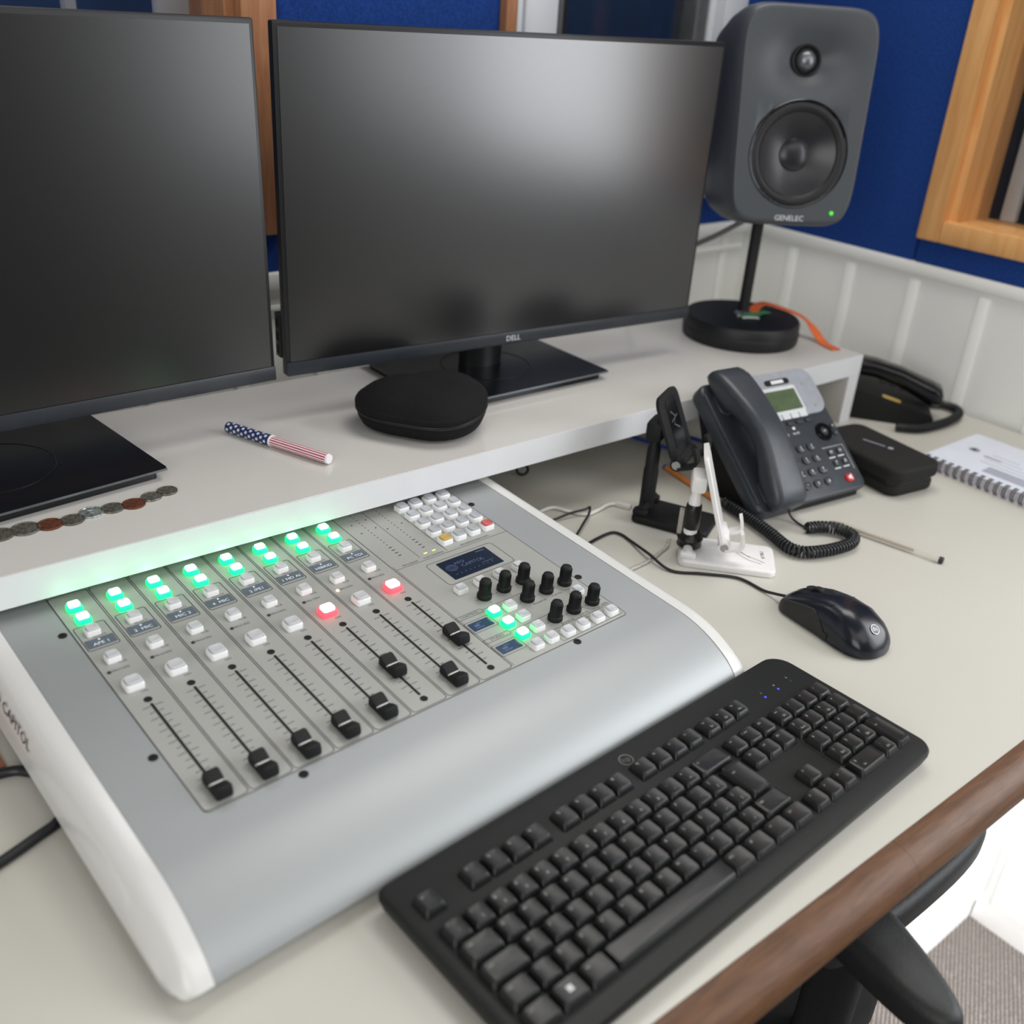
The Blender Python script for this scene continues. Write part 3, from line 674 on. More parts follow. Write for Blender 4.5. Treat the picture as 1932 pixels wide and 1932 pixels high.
key(0, 6, 1.25, t='Ctrl'); key(2.5, 6, 1.25, t='Alt'); key(10, 6, 1.25, t='AltGr'); key(13.75, 6, 1.25, t='Ctrl')
key(11.25, 6, 1.25, t='#'); key(12.5, 6, 1.25, t='=')
key(3.75, 6, 6.25, name='space_bar', flat=True)
mbk = keymesh(1.25, 1, ''); ok = obj('key', mbk, None, KB, L=KT @ T3((1.25 + .625) * U, 0, 0))
f = MB()
for sx in (-1, 1):
    for sy in (-1, 1): f.box(sx * .0011 - .0009, sx * .0011 + .0009, sy * .0011 - .0009 + .001, sy * .0011 + .0009 + .001, -.0009, -.0004)
obj('key_emblem', f, 'whiteprint', ok)
for i, t in enumerate(('Ins', 'Home', 'PgUp')): key(15.25 + i, 2, t=t, name='navigation_key')
for i, t in enumerate(('Del', 'End', 'PgDn')): key(15.25 + i, 3, t=t, name='navigation_key')
key(16.25, 5, t='^', name='arrow_key')
for i, t in enumerate(('<', 'v', '>')): key(15.25 + i, 6, t=t, name='arrow_key')
for i, t in enumerate(('Num|Lk', '/', '*', '-')): key(18.5 + i, 2, t=t, name='keypad_key')
for r, row in enumerate((('7|Hom', '8', '9|Up', '+'), ('4', '5', '6', '.'), ('1|End', '2', '3|Dn'))):
    for i, t in enumerate(row): key(18.5 + i, 3 + r, t=t, name='keypad_key')
key(21.5, 5, 1, 2, t='Ent', name='keypad_key'); key(18.5, 6, 2, t='0|Ins', name='keypad_key'); key(20.5, 6, t=',|Del', name='keypad_key')
for i, (x, m) in enumerate(((376.4, 'blued'), (395.8, 'blued'), (414.9, 'charcoal'))):
    b = MB(); b.lathe([(.0011, 0), (.0011, .0004), (0, .0006)], 12); obj('indicator_led', b, m, KB, 'status lamp lit blue' if m == 'blued' else None, L=KT @ T3(x / 1000, .1021, -.0063))
lg = MB()
for i, (x, t) in enumerate(((377.5, '1'), (396.6, 'A'), (415.6, 'S'))): lg.text(t, .0032, x / 1000, .1076, 0)
obj('printed_legend', lg, 'keyedge', KB, L=KT @ T3(0, 0, -.0060))
def hp(r):
    mb = MB(); mb.lathe([(r, 0), (r, .0003), (0, .0003)], 28, 0); mb.text('hp', r * 1.25, 0, r * .05, .0004, 1); return mb
kl = MB(); kl.lathe([(.0064, 0), (.0064, .0003), (.0052, .0003), (.0052, 0)], 28, caps=False); kl.text('hp', .0078, 0, .0004, .0003)
obj('logo', kl, 'mesh', KB, L=KT @ T3(.2171, .1215, -.0061))
for x in (.03, .40):
    b = MB(); b.box(x - .012, x + .012, .112, .122, -.0262 - .0011, -.021); obj('folding_foot', b, 'black', KB, L=KT)
    b = MB(); b.box(x - .010, x + .010, -.012, -.004, -.0262 + .0001, -.021); obj('rubber_foot', b, 'blacksoft', KB, L=KT)

# ------------------------------------------------------------------ mouse
MS = thing('computer_mouse', 'black wired mouse resting on the desk beside the keyboard', 'mouse', (.4135, .2330, 0), R(-6))
def mouse_sec(s):            # s 0 front (cable, +y) .. 1 rear
    y = .0580 - .1150 * s
    wv = [(0, .020), (.03, .0255), (.10, .0292), (.3, .0292), (.5, .0285), (.7, .0302), (.85, .0288), (.94, .0232), (.985, .014), (1, .006)]
    hv = [(0, .012), (.03, .0165), (.10, .0225), (.3, .0320), (.5, .0375), (.7, .0365), (.85, .0288), (.94, .0195), (.985, .0115), (1, .007)]
    def ip(t):
        for (a, va), (b2, vb) in zip(t, t[1:]):
            if a <= s <= b2: q = (s - a) / (b2 - a); return va + (vb - va) * q
    w, h = ip(wv), ip(hv); P = []
    for k in range(25):
        a = PI * k / 24; c, sn = math.cos(a), math.sin(a)
        x = w * math.copysign(abs(c) ** .62, c) * (1 - .10 * (sn ** 2)); P.append((x, y, .0022 + (h - .0022) * abs(sn) ** .72))
    P.append((-w * .9, y, .0012)); P.append((w * .9, y, .0012)); return P
SS = [0, .01, .03, .06, .10, .16, .22, .3, .38, .46, .54, .62, .7, .77, .83, .88, .92, .95, .975, .99, 1]
b = MB(); b.loft([mouse_sec(s) for s in SS]); shell = obj('shell', b, 'mouse', MS, sharp=75)
def on_mouse(x, s, up=.0003):
    P = mouse_sec(s); T = P[:25]
    for (xa, ya, za), (xb, yb, zb) in zip(T, T[1:]):
        if (xa - x) * (xb - x) <= 0 and xa != xb: q = (x - xa) / (xb - xa); return Vector((x, ya, za + (zb - za) * q + up))
    return Vector((x, T[12][1], T[12][2]))
for sg in (-1, 1):           # side grips
    mb = MB(); rows = []
    for s in [0.02 + .60 * k / 14 for k in range(15)]:
        P = mouse_sec(s); T = P[:25] if sg < 0 else list(reversed(P[:25])); n = 6
        sel = list(reversed(T))[:7] if sg < 0 else list(reversed(T))[:7]
        top = 5 if s < .42 else max(1, int(5 - (s - .42) * 20))
        idx = [min(i, top) for i in range(7)]
        rows.append([Vector(sel[i]) * 1 + Vector((sg * .0006 * 1, 0, 0)) for i in idx])
    V = [p for r in rows for p in r]; Fq = []
    for j in range(len(rows) - 1):
        for i in range(6): Fq.append((j * 7 + i, j * 7 + i + 1, (j + 1) * 7 + i + 1, (j + 1) * 7 + i))
    mb.add(V, Fq); obj('side_grip', mb, 'mouseside', MS, sharp=75)
sm = MB()
sm.tube([on_mouse(0, s, .0001) for s in (.015, .05, .10, .14)], .0004, 6)
for sg in (-1, 1): sm.tube([on_mouse(sg * x, s, .0001) for x, s in ((.0235, .04), (.0245, .15), (.0242, .3), (.022, .42), (.017, .52), (.009, .57), (0, .585))], .0004, 6)
obj('button_seam', sm, 'slot', MS)
wl = MB(); wl.lathe([(.0001, -.0035), (.0085, -.0035), (.0095, -.0025), (.0095, .0025), (.0085, .0035), (.0001, .0035)], 28); c = on_mouse(0, .26, -.0062); obj('scroll_wheel', wl, 'blacksoft', MS, L=T3(*c) @ RY(PI / 2))
wl = MB(); wl.slab(rrect(.0105, .034, .005), 0, .0008); c = on_mouse(0, .27, -.0001); obj('wheel_surround', wl, 'blackgloss', MS, L=T3(*c) @ RX(R(-14)))
c = on_mouse(0, .885, .0003); obj('logo', hp(.0052), ['mouse', 'logo'], MS, L=T3(*c) @ RX(R(38)) @ RZ(PI))
rg = MB(); rg.lathe([(.0052, 0), (.0052, .0006), (.0045, .0006), (.0045, 0)], 28, caps=False); obj('logo_ring', rg, 'logo', MS, L=T3(*c) @ RX(R(38)))

# ------------------------------------------------------------------ things on the white shelf
coins = [(-.103, .662, .0114, 'coindark', 'dull silver coin at the far right end of the coin row'), (-.120, .6575, .0115, 'coinsil', 'dull silver coin, second from the right end of the coin row'),
         (-.139, .6515, .0125, 'coincop', 'copper coin nearest the right end of the coin row'), (-.158, .653, .0120, 'coindark', 'grey coin left of the right-hand copper coin in the row'),
         (-.1772, .654, .0128, 'coinbright', 'bright shiny coin in the middle of the coin row'), (-.1955, .6485, .0122, 'coindark', 'grey coin between the bright coin and the left-hand copper coin'),
         (-.2145, .6500, .0130, 'coincop', 'left-hand dark copper coin of the row on the shelf'), (-.2345, .6525, .0145, 'coinsil', 'large grey coin, second from the left picture edge'),
         (-.2555, .6525, .0140, 'coindark', 'grey coin cut by the left picture edge')]
Z = ZT
for i, (x, y, r, m, lab) in enumerate(coins):
    r *= .86
    b = MB(); b.lathe([(r * .97, 0), (r, .0003), (r, .0014), (r * .97, .0018), (r * .88, .0018), (r * .86, .0015), (0, .0015)], 40)
    for k in range(5): b.box(-r * .4 + k * .001, r * .3 - k * .0012, -r * .4 + k * .0022, -r * .4 + k * .0022 + .0009, .0014, .0017, T=RZ(i * .7))
    solo('coin', b, m, lab, 'coin', (x, y, Z), group='row of coins on the white shelf')
# flag-pattern pen
P0, P1 = Vector((.0075, .7685, Z + .0062)), Vector((.0605, .6375, Z + .0062)); ax = (P1 - P0); L = ax.length
PN = thing('marker_pen', 'pen with white stars on navy and red and white stripes', 'pen', (P0.x, P0.y, Z))
FR = Matrix.Translation((0, 0, .0062)) @ ax.to_track_quat('Z', 'Y').to_matrix().to_4x4()
b = MB(); b.lathe([(.0050, 0), (.0060, .0009), (.0062, .0018), (.0062, L * .445), (.0058, L * .45), (0, L * .45)], 32); cp = obj('starred_cap', b, 'navy', PN, L=FR)
b = MB()
def star(mb, zc, ac, r=.0025, R0=.00628):
    pts = []
    for k in range(10):
        q = r if k % 2 == 0 else r * .45; a = PI / 2 + k * PI / 5
        th = ac + q * math.cos(a) / R0; pts.append((R0 * math.cos(th), R0 * math.sin(th), zc + q * math.sin(a)))
    cen = (R0 * 1.002 * math.cos(ac), R0 * 1.002 * math.sin(ac), zc)
    mb.add(pts + [cen], [(k, (k + 1) % 10, 10) for k in range(10)])
for r_ in range(11):
    for k in range(6): star(b, .0045 + r_ * .0053, k * PI / 3 + (r_ % 2) * PI / 6)
obj('star_pattern', b, 'whiteprint', cp)
b = MB(); n = 26
ring = lambda z_, r: [(r * math.cos(2 * PI * i / n), r * math.sin(2 * PI * i / n), z_) for i in range(n)]
lo, hi = ring(L * .45, .0056), ring(L * .985, .0056)
for i in range(n):
    k = (i + 1) % n; b.add([lo[i], lo[k], hi[k], hi[i]], [(0, 1, 2, 3)], 1 if (i // 1) % 2 == 0 else 0)
b.lathe([(.0056, L * .985), (.0050, L), (0, L)], 30, 0); b.lathe([(.0064, L * .440), (.0064, L * .452), (.0056, L * .454)], 30, 0)
obj('striped_barrel', b, ['penwhite', 'penred'], PN, L=FR)

# zipped headphone case
CS = thing('zip_case', 'black round-cornered zip case leaning on the foot of the centre monitor', 'case', (.2080, .6760, Z))
CT = T3(0, 0, .0078) @ Matrix.Rotation(R(6.6), 4, Vector((.55, -.83, 0)))
def coutline(s, n=64):
    pts = []
    for i in range(n):
        a = 2 * PI * i / n
        r = .0665 + .0055 * math.cos(3 * (a - R(258))) + .0090 * math.cos(2 * (a - R(-32)))
        pts.append((r * s * math.cos(a), r * s * math.sin(a)))
    return pts
def cl(s, z_): return [(x, y, z_) for x, y in coutline(s)]
b = MB(); b.loft([cl(.84, 0), cl(.93, .003), cl(.975, .011), cl(.985, .0165)]); obj('lower_shell', b, 'casefab', CS, L=CT, sharp=60)
b = MB(); b.loft([cl(.975, .0165), cl(.99, .0172), cl(.99, .0208), cl(.975, .0215)]); zt = obj('zip', b, 'zip', CS, L=CT, sharp=60)
th = MB(); o = coutline(.994, 300)
for i in range(0, 300): x, y = o[i]; th.box(x - .0005, x + .0005, y - .0005, y + .0005, .0182, .0198)
obj('zip_teeth', th, 'charcoal', zt)
b = MB(); LL = [cl(.985, .0215), cl(1.0, .0225), cl(1.0, .0262), cl(.985, .0282), cl(.968, .0286)]
for s, zz in ((.955, .0297), (.91, .0330), (.84, .0372), (.74, .0410), (.6, .0442), (.45, .0462), (.3, .0472), (.15, .0476), (.03, .0477)):
    lp = cl(s, zz); q = []
    for (x, y, z_) in lp:
        dx, dy = x - .012, y + .004
        dent = .0032 * math.exp(-((dx * .6 + dy * .8) / .008) ** 2 - ((dx * .8 - dy * .6) / .03) ** 2)
        q.append((x, y, z_ - dent))
    LL.append(q)
b.loft(LL); obj('upper_shell', b, 'casefab', CS, L=CT, sharp=70)

# ribbon tied round the stand
def ribbon(pts, w, th_, up=(0, 0, 1)):
    mb = MB(); P = smooth_path(pts, 6); loops = []
    for i, p in enumerate(P):
        a = P[max(i - 1, 0)]; c_ = P[min(i + 1, len(P) - 1)]; t = (c_ - a).normalized(); s = t.cross(Vector(up)).normalized(); nn = s.cross(t).normalized()
        loops.append([p + s * (w / 2) + nn * th_, p - s * (w / 2) + nn * th_, p - s * (w / 2) - nn * th_, p + s * (w / 2) - nn * th_])
    mb.loft(loops); return mb
RB = thing('ribbon', 'orange, green and white ribbon draped over the speaker stand base', 'ribbon', (.85, .72, Z + .0343))
o3 = lambda l: [Vector((x - .85, y - .72, z_ - Z - .0343)) for x, y, z_ in l]
h = Z + .0358
obj('orange_band', ribbon(o3([(.840, .722, h), (.862, .735, h + .006), (.884, .735, h + .010), (.905, .712, h + .004), (.922, .690, h - .004), (.930, .672, Z + .018), (.924, .645, Z + .003), (.915, .613, Z + .0015)]), .016, .0006), 'orange', RB)
obj('green_band', ribbon(o3([(.820, .730, h), (.828, .722, h + .003), (.842, .716, h + .003), (.858, .722, h + .002), (.876, .722, h + .001)]), .012, .0006), 'greenrib', RB)
obj('white_band', ribbon(o3([(.816, .722, h), (.826, .714, h + .001), (.838, .709, h)]), .008, .0006), 'whiteplas', RB)
# ------------------------------------------------------------------ desk phone
PH = thing('desk_phone', 'black desk phone with green display, silver top and corded handset in its cradle', 'phone', (.5314, .4253, 0), -.1174)
PP = T3(0, 0, .016) @ RX(.688)
def pm(x, y, h=0): return PP @ T3(x / 1000, y / 1000, h / 1000)
b = MB(); b.slab(rrect(.126, .180, .012, 6, cx=.127, cy=.0885), -.014, 0, bev=.0035, botbev=.003); obj('body', b, 'phone', PH, L=PP)
b = MB(); b.slab(rrect(.126, .068, .018, 6, cx=.127, cy=.1475), -.001, .0012, bev=.001); obj('display_surround', b, 'phonesil', PH, L=PP)
b = MB(); b.slab(rrect(.074, .186, .014, 6, cx=.030, cy=.088), -.020, .003, bev=.005, botbev=.006)
for yy in (.022, .150): b.slab(rrect(.046, .034, .010, 4, cx=.030, cy=yy), .002, .006, bev=.002)
b.box(-.0055, -.0025, .01, .165, .000, .0065, bev=.001)
obj('cradle', b, 'phone', PH, L=PP)
b = MB()
b.loft([[(x, y, z) for y, z in ((.004, .003), (.004, .016), (.135, .112), (.150, .112), (.100, 0), (.012, 0))] for x in (.006, .176)]); obj('foot', b, 'black', PH)
b = MB(); b.slab(rrect(.066, .040, .003, cx=.1180, cy=.1390), .001, .0022, bev=.0006)
D = obj('display_frame', b, 'phonestrip', PH, L=PP)
b = MB(); b.slab(rrect(.0600, .0300, .001, cx=.1170, cy=.1386), .0020, .0026); t = obj('display', b, 'glcd', PH, L=PP)
b = MB()
for i in range(4): b.slab(rrect(.0135, .008, .001, cx=.0965 + i * .0152, cy=.1155), .001, .0020, bev=.0004)
obj('label_strip', b, 'phonestrip', PH, L=PP)
b = MB(); b.slab(rrect(.044, .0085, .0042, cx=.1245, cy=.1665), .001, .0018); lg = obj('nameplate', b, 'black', PH, L=PP)
b = MB(); b.box(.114, .136, .1640, .1690, .0017, .0020); obj('nameplate_print', b, 'logo', PH, L=PP)
for (x, y) in ((167, 158), (172, 124)):
    b = MB(); b.lathe([(.0022, 0), (.0022, .001), (0, .0012)], 12); obj('status_lamp', b, 'greypla', PH, L=pm(x, y, 1))
KD = {'1': '', '2': 'ABC', '3': 'DEF', '4': 'GHI', '5': 'JKL', '6': 'MNO', '7': 'PQRS', '8': 'TUV', '9': 'WXYZ', '*': '', '0': '', '#': ''}
def pkey(x, y, w, d, t, name='phone_key', m='phone', t2=''):
    mb = MB(); mb.slab(rrect(w, d, min(w, d) * .42, 5), 0, .0028, bev=.0009)
    if t: mb.text(t, .0062, 0, .0006 if t2 else 0, .0030, 1)
    if t2: mb.text(t2, .0022, .001, -.0032, .0030, 1)
    obj(name, mb, [m, 'whiteprint'], PH, 'red speaker key' if m == 'redkey' else None, L=pm(x, y))
for r, row in enumerate(('123', '456', '789', '*0#')):
    for c, t in enumerate(row): pkey(88.5 + 19.1 * c, 68.5 - 16.9 * r, .0125, .0105, t, t2=KD[t])
for i in range(4): pkey(96 + 16.6 * i, 106, .0115, .0058, '')
for x, y, t in ((154, 54, 'M'), (170.5, 54.5, 'H'), (154.5, 38.4, 'T'), (171, 38.7, 'R')): pkey(x, y, .0085, .0080, t)
pkey(180, 90, .006, .007, '+'); pkey(180, 80, .006, .007, '-'); pkey(164.4, 15.5, .0130, .0110, '', 'speaker_key', 'redkey')
mb = MB(); mb.slab([(-.003, -.002), (0, -.002), (.003, -.0045), (.003, .0045), (0, .002), (-.003, .002)], .0030, .0032); obj('speaker_symbol', mb, 'whiteprint', PH, L=pm(164.4, 15.5))
b = MB(); b.lathe([(.0052, 0), (.0052, .003), (.0045, .0036), (0, .0038)], 24); b.text('OK', .0035, 0, 0, .0040, 1); obj('select_key', b, ['phone', 'whiteprint'], PH, L=pm(161, 84.7))
b = MB(); b.lathe([(.0066, 0), (.0066, .0024), (.0072, .003), (.0122, .003), (.0128, .0022), (.0128, 0)], 36, caps=False); obj('navigation_ring', b, 'blackgloss', PH, L=pm(161, 84.7))
b = MB()
for x, t in ((96.2, 'HOLD'), (115, 'MUTE')): b.text(t, .0044, x / 1000, .0905, .0003); b.box(x / 1000 - .002, x / 1000 + .002, .0965, .1000, .0001, .0003)
for x, y in ((154, 47.5), (170.5, 48), (154.5, 31.8), (171, 32.2)): b.box(x / 1000 - .0055, x / 1000 + .0055, y / 1000 - .0008, y / 1000 + .0006, .0001, .0003)
b.stroke([(.144, .0625), (.182, .0625), (.182, .026)], .0005, .0003)
obj('printed_legend', b, 'whiteprint', PH, L=PP)
b = MB(); LL = []
for y, h0, h1, w in ((-7, 9, 20, 42), (-5, 6, 25, 48), (0, 4.5, 30, 52), (12, 4, 35, 54), (28, 5, 39.5, 53), (42, 9, 43, 51), (55, 17, 46, 49), (72, 23, 49, 47), (90, 25.5, 50.5, 46), (108, 23, 49.5, 47), (124, 17, 47, 49), (138, 9, 44, 51), (154, 5, 40.5, 53), (170, 4, 36, 54), (180, 5, 31, 52), (186, 7, 26, 48), (188, 10, 21, 42)):
    LL.append([(30 / 1000 + x / 1000, y / 1000, (h0 + h1) / 2000 + z / 1000) for x, z in rrect(w, h1 - h0, min(11, (h1 - h0) * .42), 5)])
b.loft(LL); HS = obj('handset', b, 'phone', PH, L=PP, sharp=70)
b = MB(); b.text('Algo', .0085, .030, .163, .0395); obj('handset_print', b, 'ink', HS, L=T3(0, 0, -.0018) @ T3(0, .163, .04) @ RX(R(-14)) @ T3(0, -.163, -.04))

def cable(name, pts, r, m, label, group=None, sub=7, n=8):
    o = Vector(pts[0]); P = smooth_path([Vector(p) - o for p in pts], sub); mb = MB(); mb.tube(P, r, n)
    return solo(name, mb, m, label, 'cable', tuple(o), group=group, sharp=60)
def coil(pts, R0, wire, pitch):
    P = smooth_path(pts, 14); mb = MB(); out = []; acc = 0; up = Vector((0, 0, 1))
    D_ = [0]
    for a, b_ in zip(P, P[1:]): D_.append(D_[-1] + (b_ - a).length)
    total = D_[-1]; n = int(total / pitch * 10); j = 0
    for i in range(n + 1):
        s = total * i / n
        while j < len(D_) - 2 and D_[j + 1] < s: j += 1
        q = (s - D_[j]) / max(D_[j + 1] - D_[j], 1e-9); p = P[j].lerp(P[j + 1], q); t = (P[j + 1] - P[j]).normalized()
        u = (up - t * up.dot(t)).normalized(); w = t.cross(u); a = 2 * PI * s / pitch
        out.append(p + (u * math.cos(a) + w * math.sin(a)) * R0)
    mb.tube(out, wire, 6); return mb
CC = thing('coiled_cord', 'black coiled handset cord looping on the desk before the phone', 'cord', (.52, .38, 0))
cp = [Vector((x - .52, y - .38, z_)) for x, y, z_ in ((.5255, .478, .0085), (.518, .430, .0085), (.509, .392, .0085), (.500, .361, .0085), (.506, .343, .0088), (.527, .3325, .0088), (.550, .327, .0088), (.572, .3255, .0088), (.589, .333, .0088), (.5935, .347, .0088), (.588, .361, .0088), (.575, .372, .0088), (.560, .378, .0086))]
obj('coil', coil(cp, .0060, .0017, .0046), 'cabblk', CC, sharp=60)
tp = [Vector((x - .52, y - .38, z_)) for x, y, z_ in ((.560, .378, .0024), (.566, .380, .0024), (.570, .388, .0022), (.572, .402, .0025), (.571, .412, .008), (.569, .4165, .020))]
b = MB(); b.tube(smooth_path(tp, 6), .0014, 8); obj('straight_end', b, 'cabblk', CC, sharp=60)

# second phone behind the end of the shelf
P2 = thing('desk_phone', 'second black phone with its cord in a loop, beside the right wall', 'phone', (1.035, .592, 0), R(37))
b = MB(); b.loft([[(x, y, z_) for y, z_ in ((-.075, 0), (-.075, .016), (-.068, .022), (.070, .052), (.078, .048), (.078, 0))] for x in (-.072, .072)]); obj('body', b, 'black', P2)
b = MB(); LL = []
for y, z0, z1, w in ((-.088, .034, .044, .030), (-.084, .026, .054, .042), (-.07, .024, .060, .046), (-.05, .034, .066, .044), (-.02, .048, .076, .040), (.02, .058, .084, .040), (.05, .060, .086, .044), (.07, .058, .086, .046), (.084, .062, .082, .042), (.088, .068, .078, .030)):
    LL.append([(-.022 + x, y, (z0 + z1) / 2 + z_) for x, z_ in rrect(w, z1 - z0, (z1 - z0) * .4, 4)])
b.loft(LL); obj('handset', b, 'blackgloss', P2, sharp=70)
b = MB(); b.slab(rrect(.012, .03, .005), 0, .001); obj('amber_label', b, 'btnyel', P2, L=T3(-.058, -.01, .0345) @ RX(.215))
for i in range(3):
    for j in range(4):
        k_ = MB(); k_.slab(rrect(.011, .009, .003), 0, .003, bev=.001); obj('phone_key', k_, 'charcoal', P2, L=T3(.018 + i * .016, -.05 + j * .016, .0255 + j * .0035) @ RX(.215))
CD = solo('coiled_cord', coil([Vector((x - 1.05, y - .5, .0080)) for x, y in ((1.058, .536), (1.078, .549), (1.100, .546), (1.1205, .530), (1.1235, .508), (1.105, .4905), (1.063, .4830), (1.02, .484), (.985, .492), (.962, .513))], .0055, .0017, .0040), 'cabblk', 'black coiled cord looping from the phone by the right wall', 'cord', (1.05, .5, 0), sharp=60)

# zip case beside the phone
Z2 = thing('zip_case', 'flat black rectangular zip case between the phone and the notebook', 'case', (.793, .443, 0), R(-9))
o = rrect(.088, .150, .018, 7)
b = MB(); b.slab([(x * .97, y * .98) for x, y in o], 0, .0165, bev=.004, botbev=.007, seg=4); obj('lower_shell', b, 'casefab2', Z2)
b = MB(); b.slab([(x * .93, y * .95) for x, y in o], .015, .0225); obj('zip', b, 'zip', Z2)
b = MB(); b.slab([(x * 1.03, y * 1.02) for x, y in o], .0205, .0405, bev=.006, botbev=.005, seg=5); up = obj('upper_shell', b, 'casefab2', Z2)
b = MB(); b.box(-.020, .012, -.0012, .0012, .0001, .0003); b.lathe([(.0040, .0001), (.0040, .0003), (0, .0003)], 20, T=T3(.020, 0, 0)); obj('printed_mark', b, 'papergrey', up, L=T3(.004, .005, .0405) @ RZ(R(-72)))

# spiral notebook
NB = thing('notebook', 'white-covered spiral notebook on the desk by the right picture edge', 'notebook', (.955, .315, 0))
b = MB(); b.box(-.072, .075, -.105, .105, .0006, .0150); obj('pages', b, 'pages', NB)
b = MB(); b.slab(rrect(.150, .2120, .004, cx=.0015), .0150, .0158); cv = obj('cover', b, 'paper', NB)
b = MB(); b.slab(rrect(.150, .2120, .004, cx=.0015), 0, .0006); obj('back_cover', b, 'paper', NB)
b = MB()
for i in range(11): b.box(-.052 + i * .0022, -.0507 + i * .0022, -.055, .030, .0158, .01595)
b.lathe([(.008, .0158), (.008, .01595), (.004, .01595), (.004, .0158)], 20, T=T3(.012, .075, 0)); b.box(.000, .006, .03, .055, .0158, .01595)
for i in range(4): b.box(-.02 + i * .012, -.0185 + i * .012, -.02 + i * .01, .05, .0158, .0159)
obj('cover_print', b, 'papergrey', cv)
for i in range(18):
    y = -.100 + i * .0117; w = MB()
    for d in (-.0016, .0016): w.tube([Vector((-.0745 + .0088 * math.cos(a) + .0035, y + d + .0003 * math.sin(a), .0088 + .0086 * math.sin(a))) for a in [R(25 + 310 * k / 22) for k in range(23)]], .0007, 6)
    obj('wire_ring', w, 'wire', NB, sharp=60)

# pens on the desk
def pen(label, a, b_, r, body, endm, tipm, z, hexa=False, clear=False):
    a = Vector((*a, z)); b_ = Vector((*b_, z)); d = b_ - a; L = d.length
    p = thing('ballpoint_pen', label, 'pen', (a.x, a.y, 0)); Fm = T3(0, 0, z) @ d.to_track_quat('Z', 'Y').to_matrix().to_4x4()
    mb = MB(); mb.lathe([(r * .85, L * .13), (r, L * .15), (r, L * .965)], 6 if hexa else 20); obj('barrel', mb, body, p, L=Fm)
    mb = MB(); mb.lathe([(r * .99, L * .965), (r * .99, L * .995), (r * .8, L), (0, L)], 12); obj('end_plug', mb, endm, p, L=Fm)
    mb = MB(); mb.lathe([(.0004, 0), (.0007, L * .02), (r * .45, L * .04), (r * .85, L * .13), (0, L * .135)], 16); obj('tip', mb, tipm, p, L=Fm)
    if clear: mb = MB(); mb.tube([(0, 0, L * .1), (0, 0, L * .75)], r * .42, 10); obj('ink_tube', mb, 'inkbrown', p, L=Fm)
    return p
pen('clear ballpoint pen lying alone on the desk in front of the zip case', (.608, .380), (.6395, .2445), .0041, 'clearpla', 'charcoal', 'inkbrown', .0042, True, True)
pen('orange ballpoint pen with blue end under the shelf behind the black phone holder', (.5265, .480), (.5465, .6010), .0038, 'penorange', 'penblue', 'penorange', .0040)

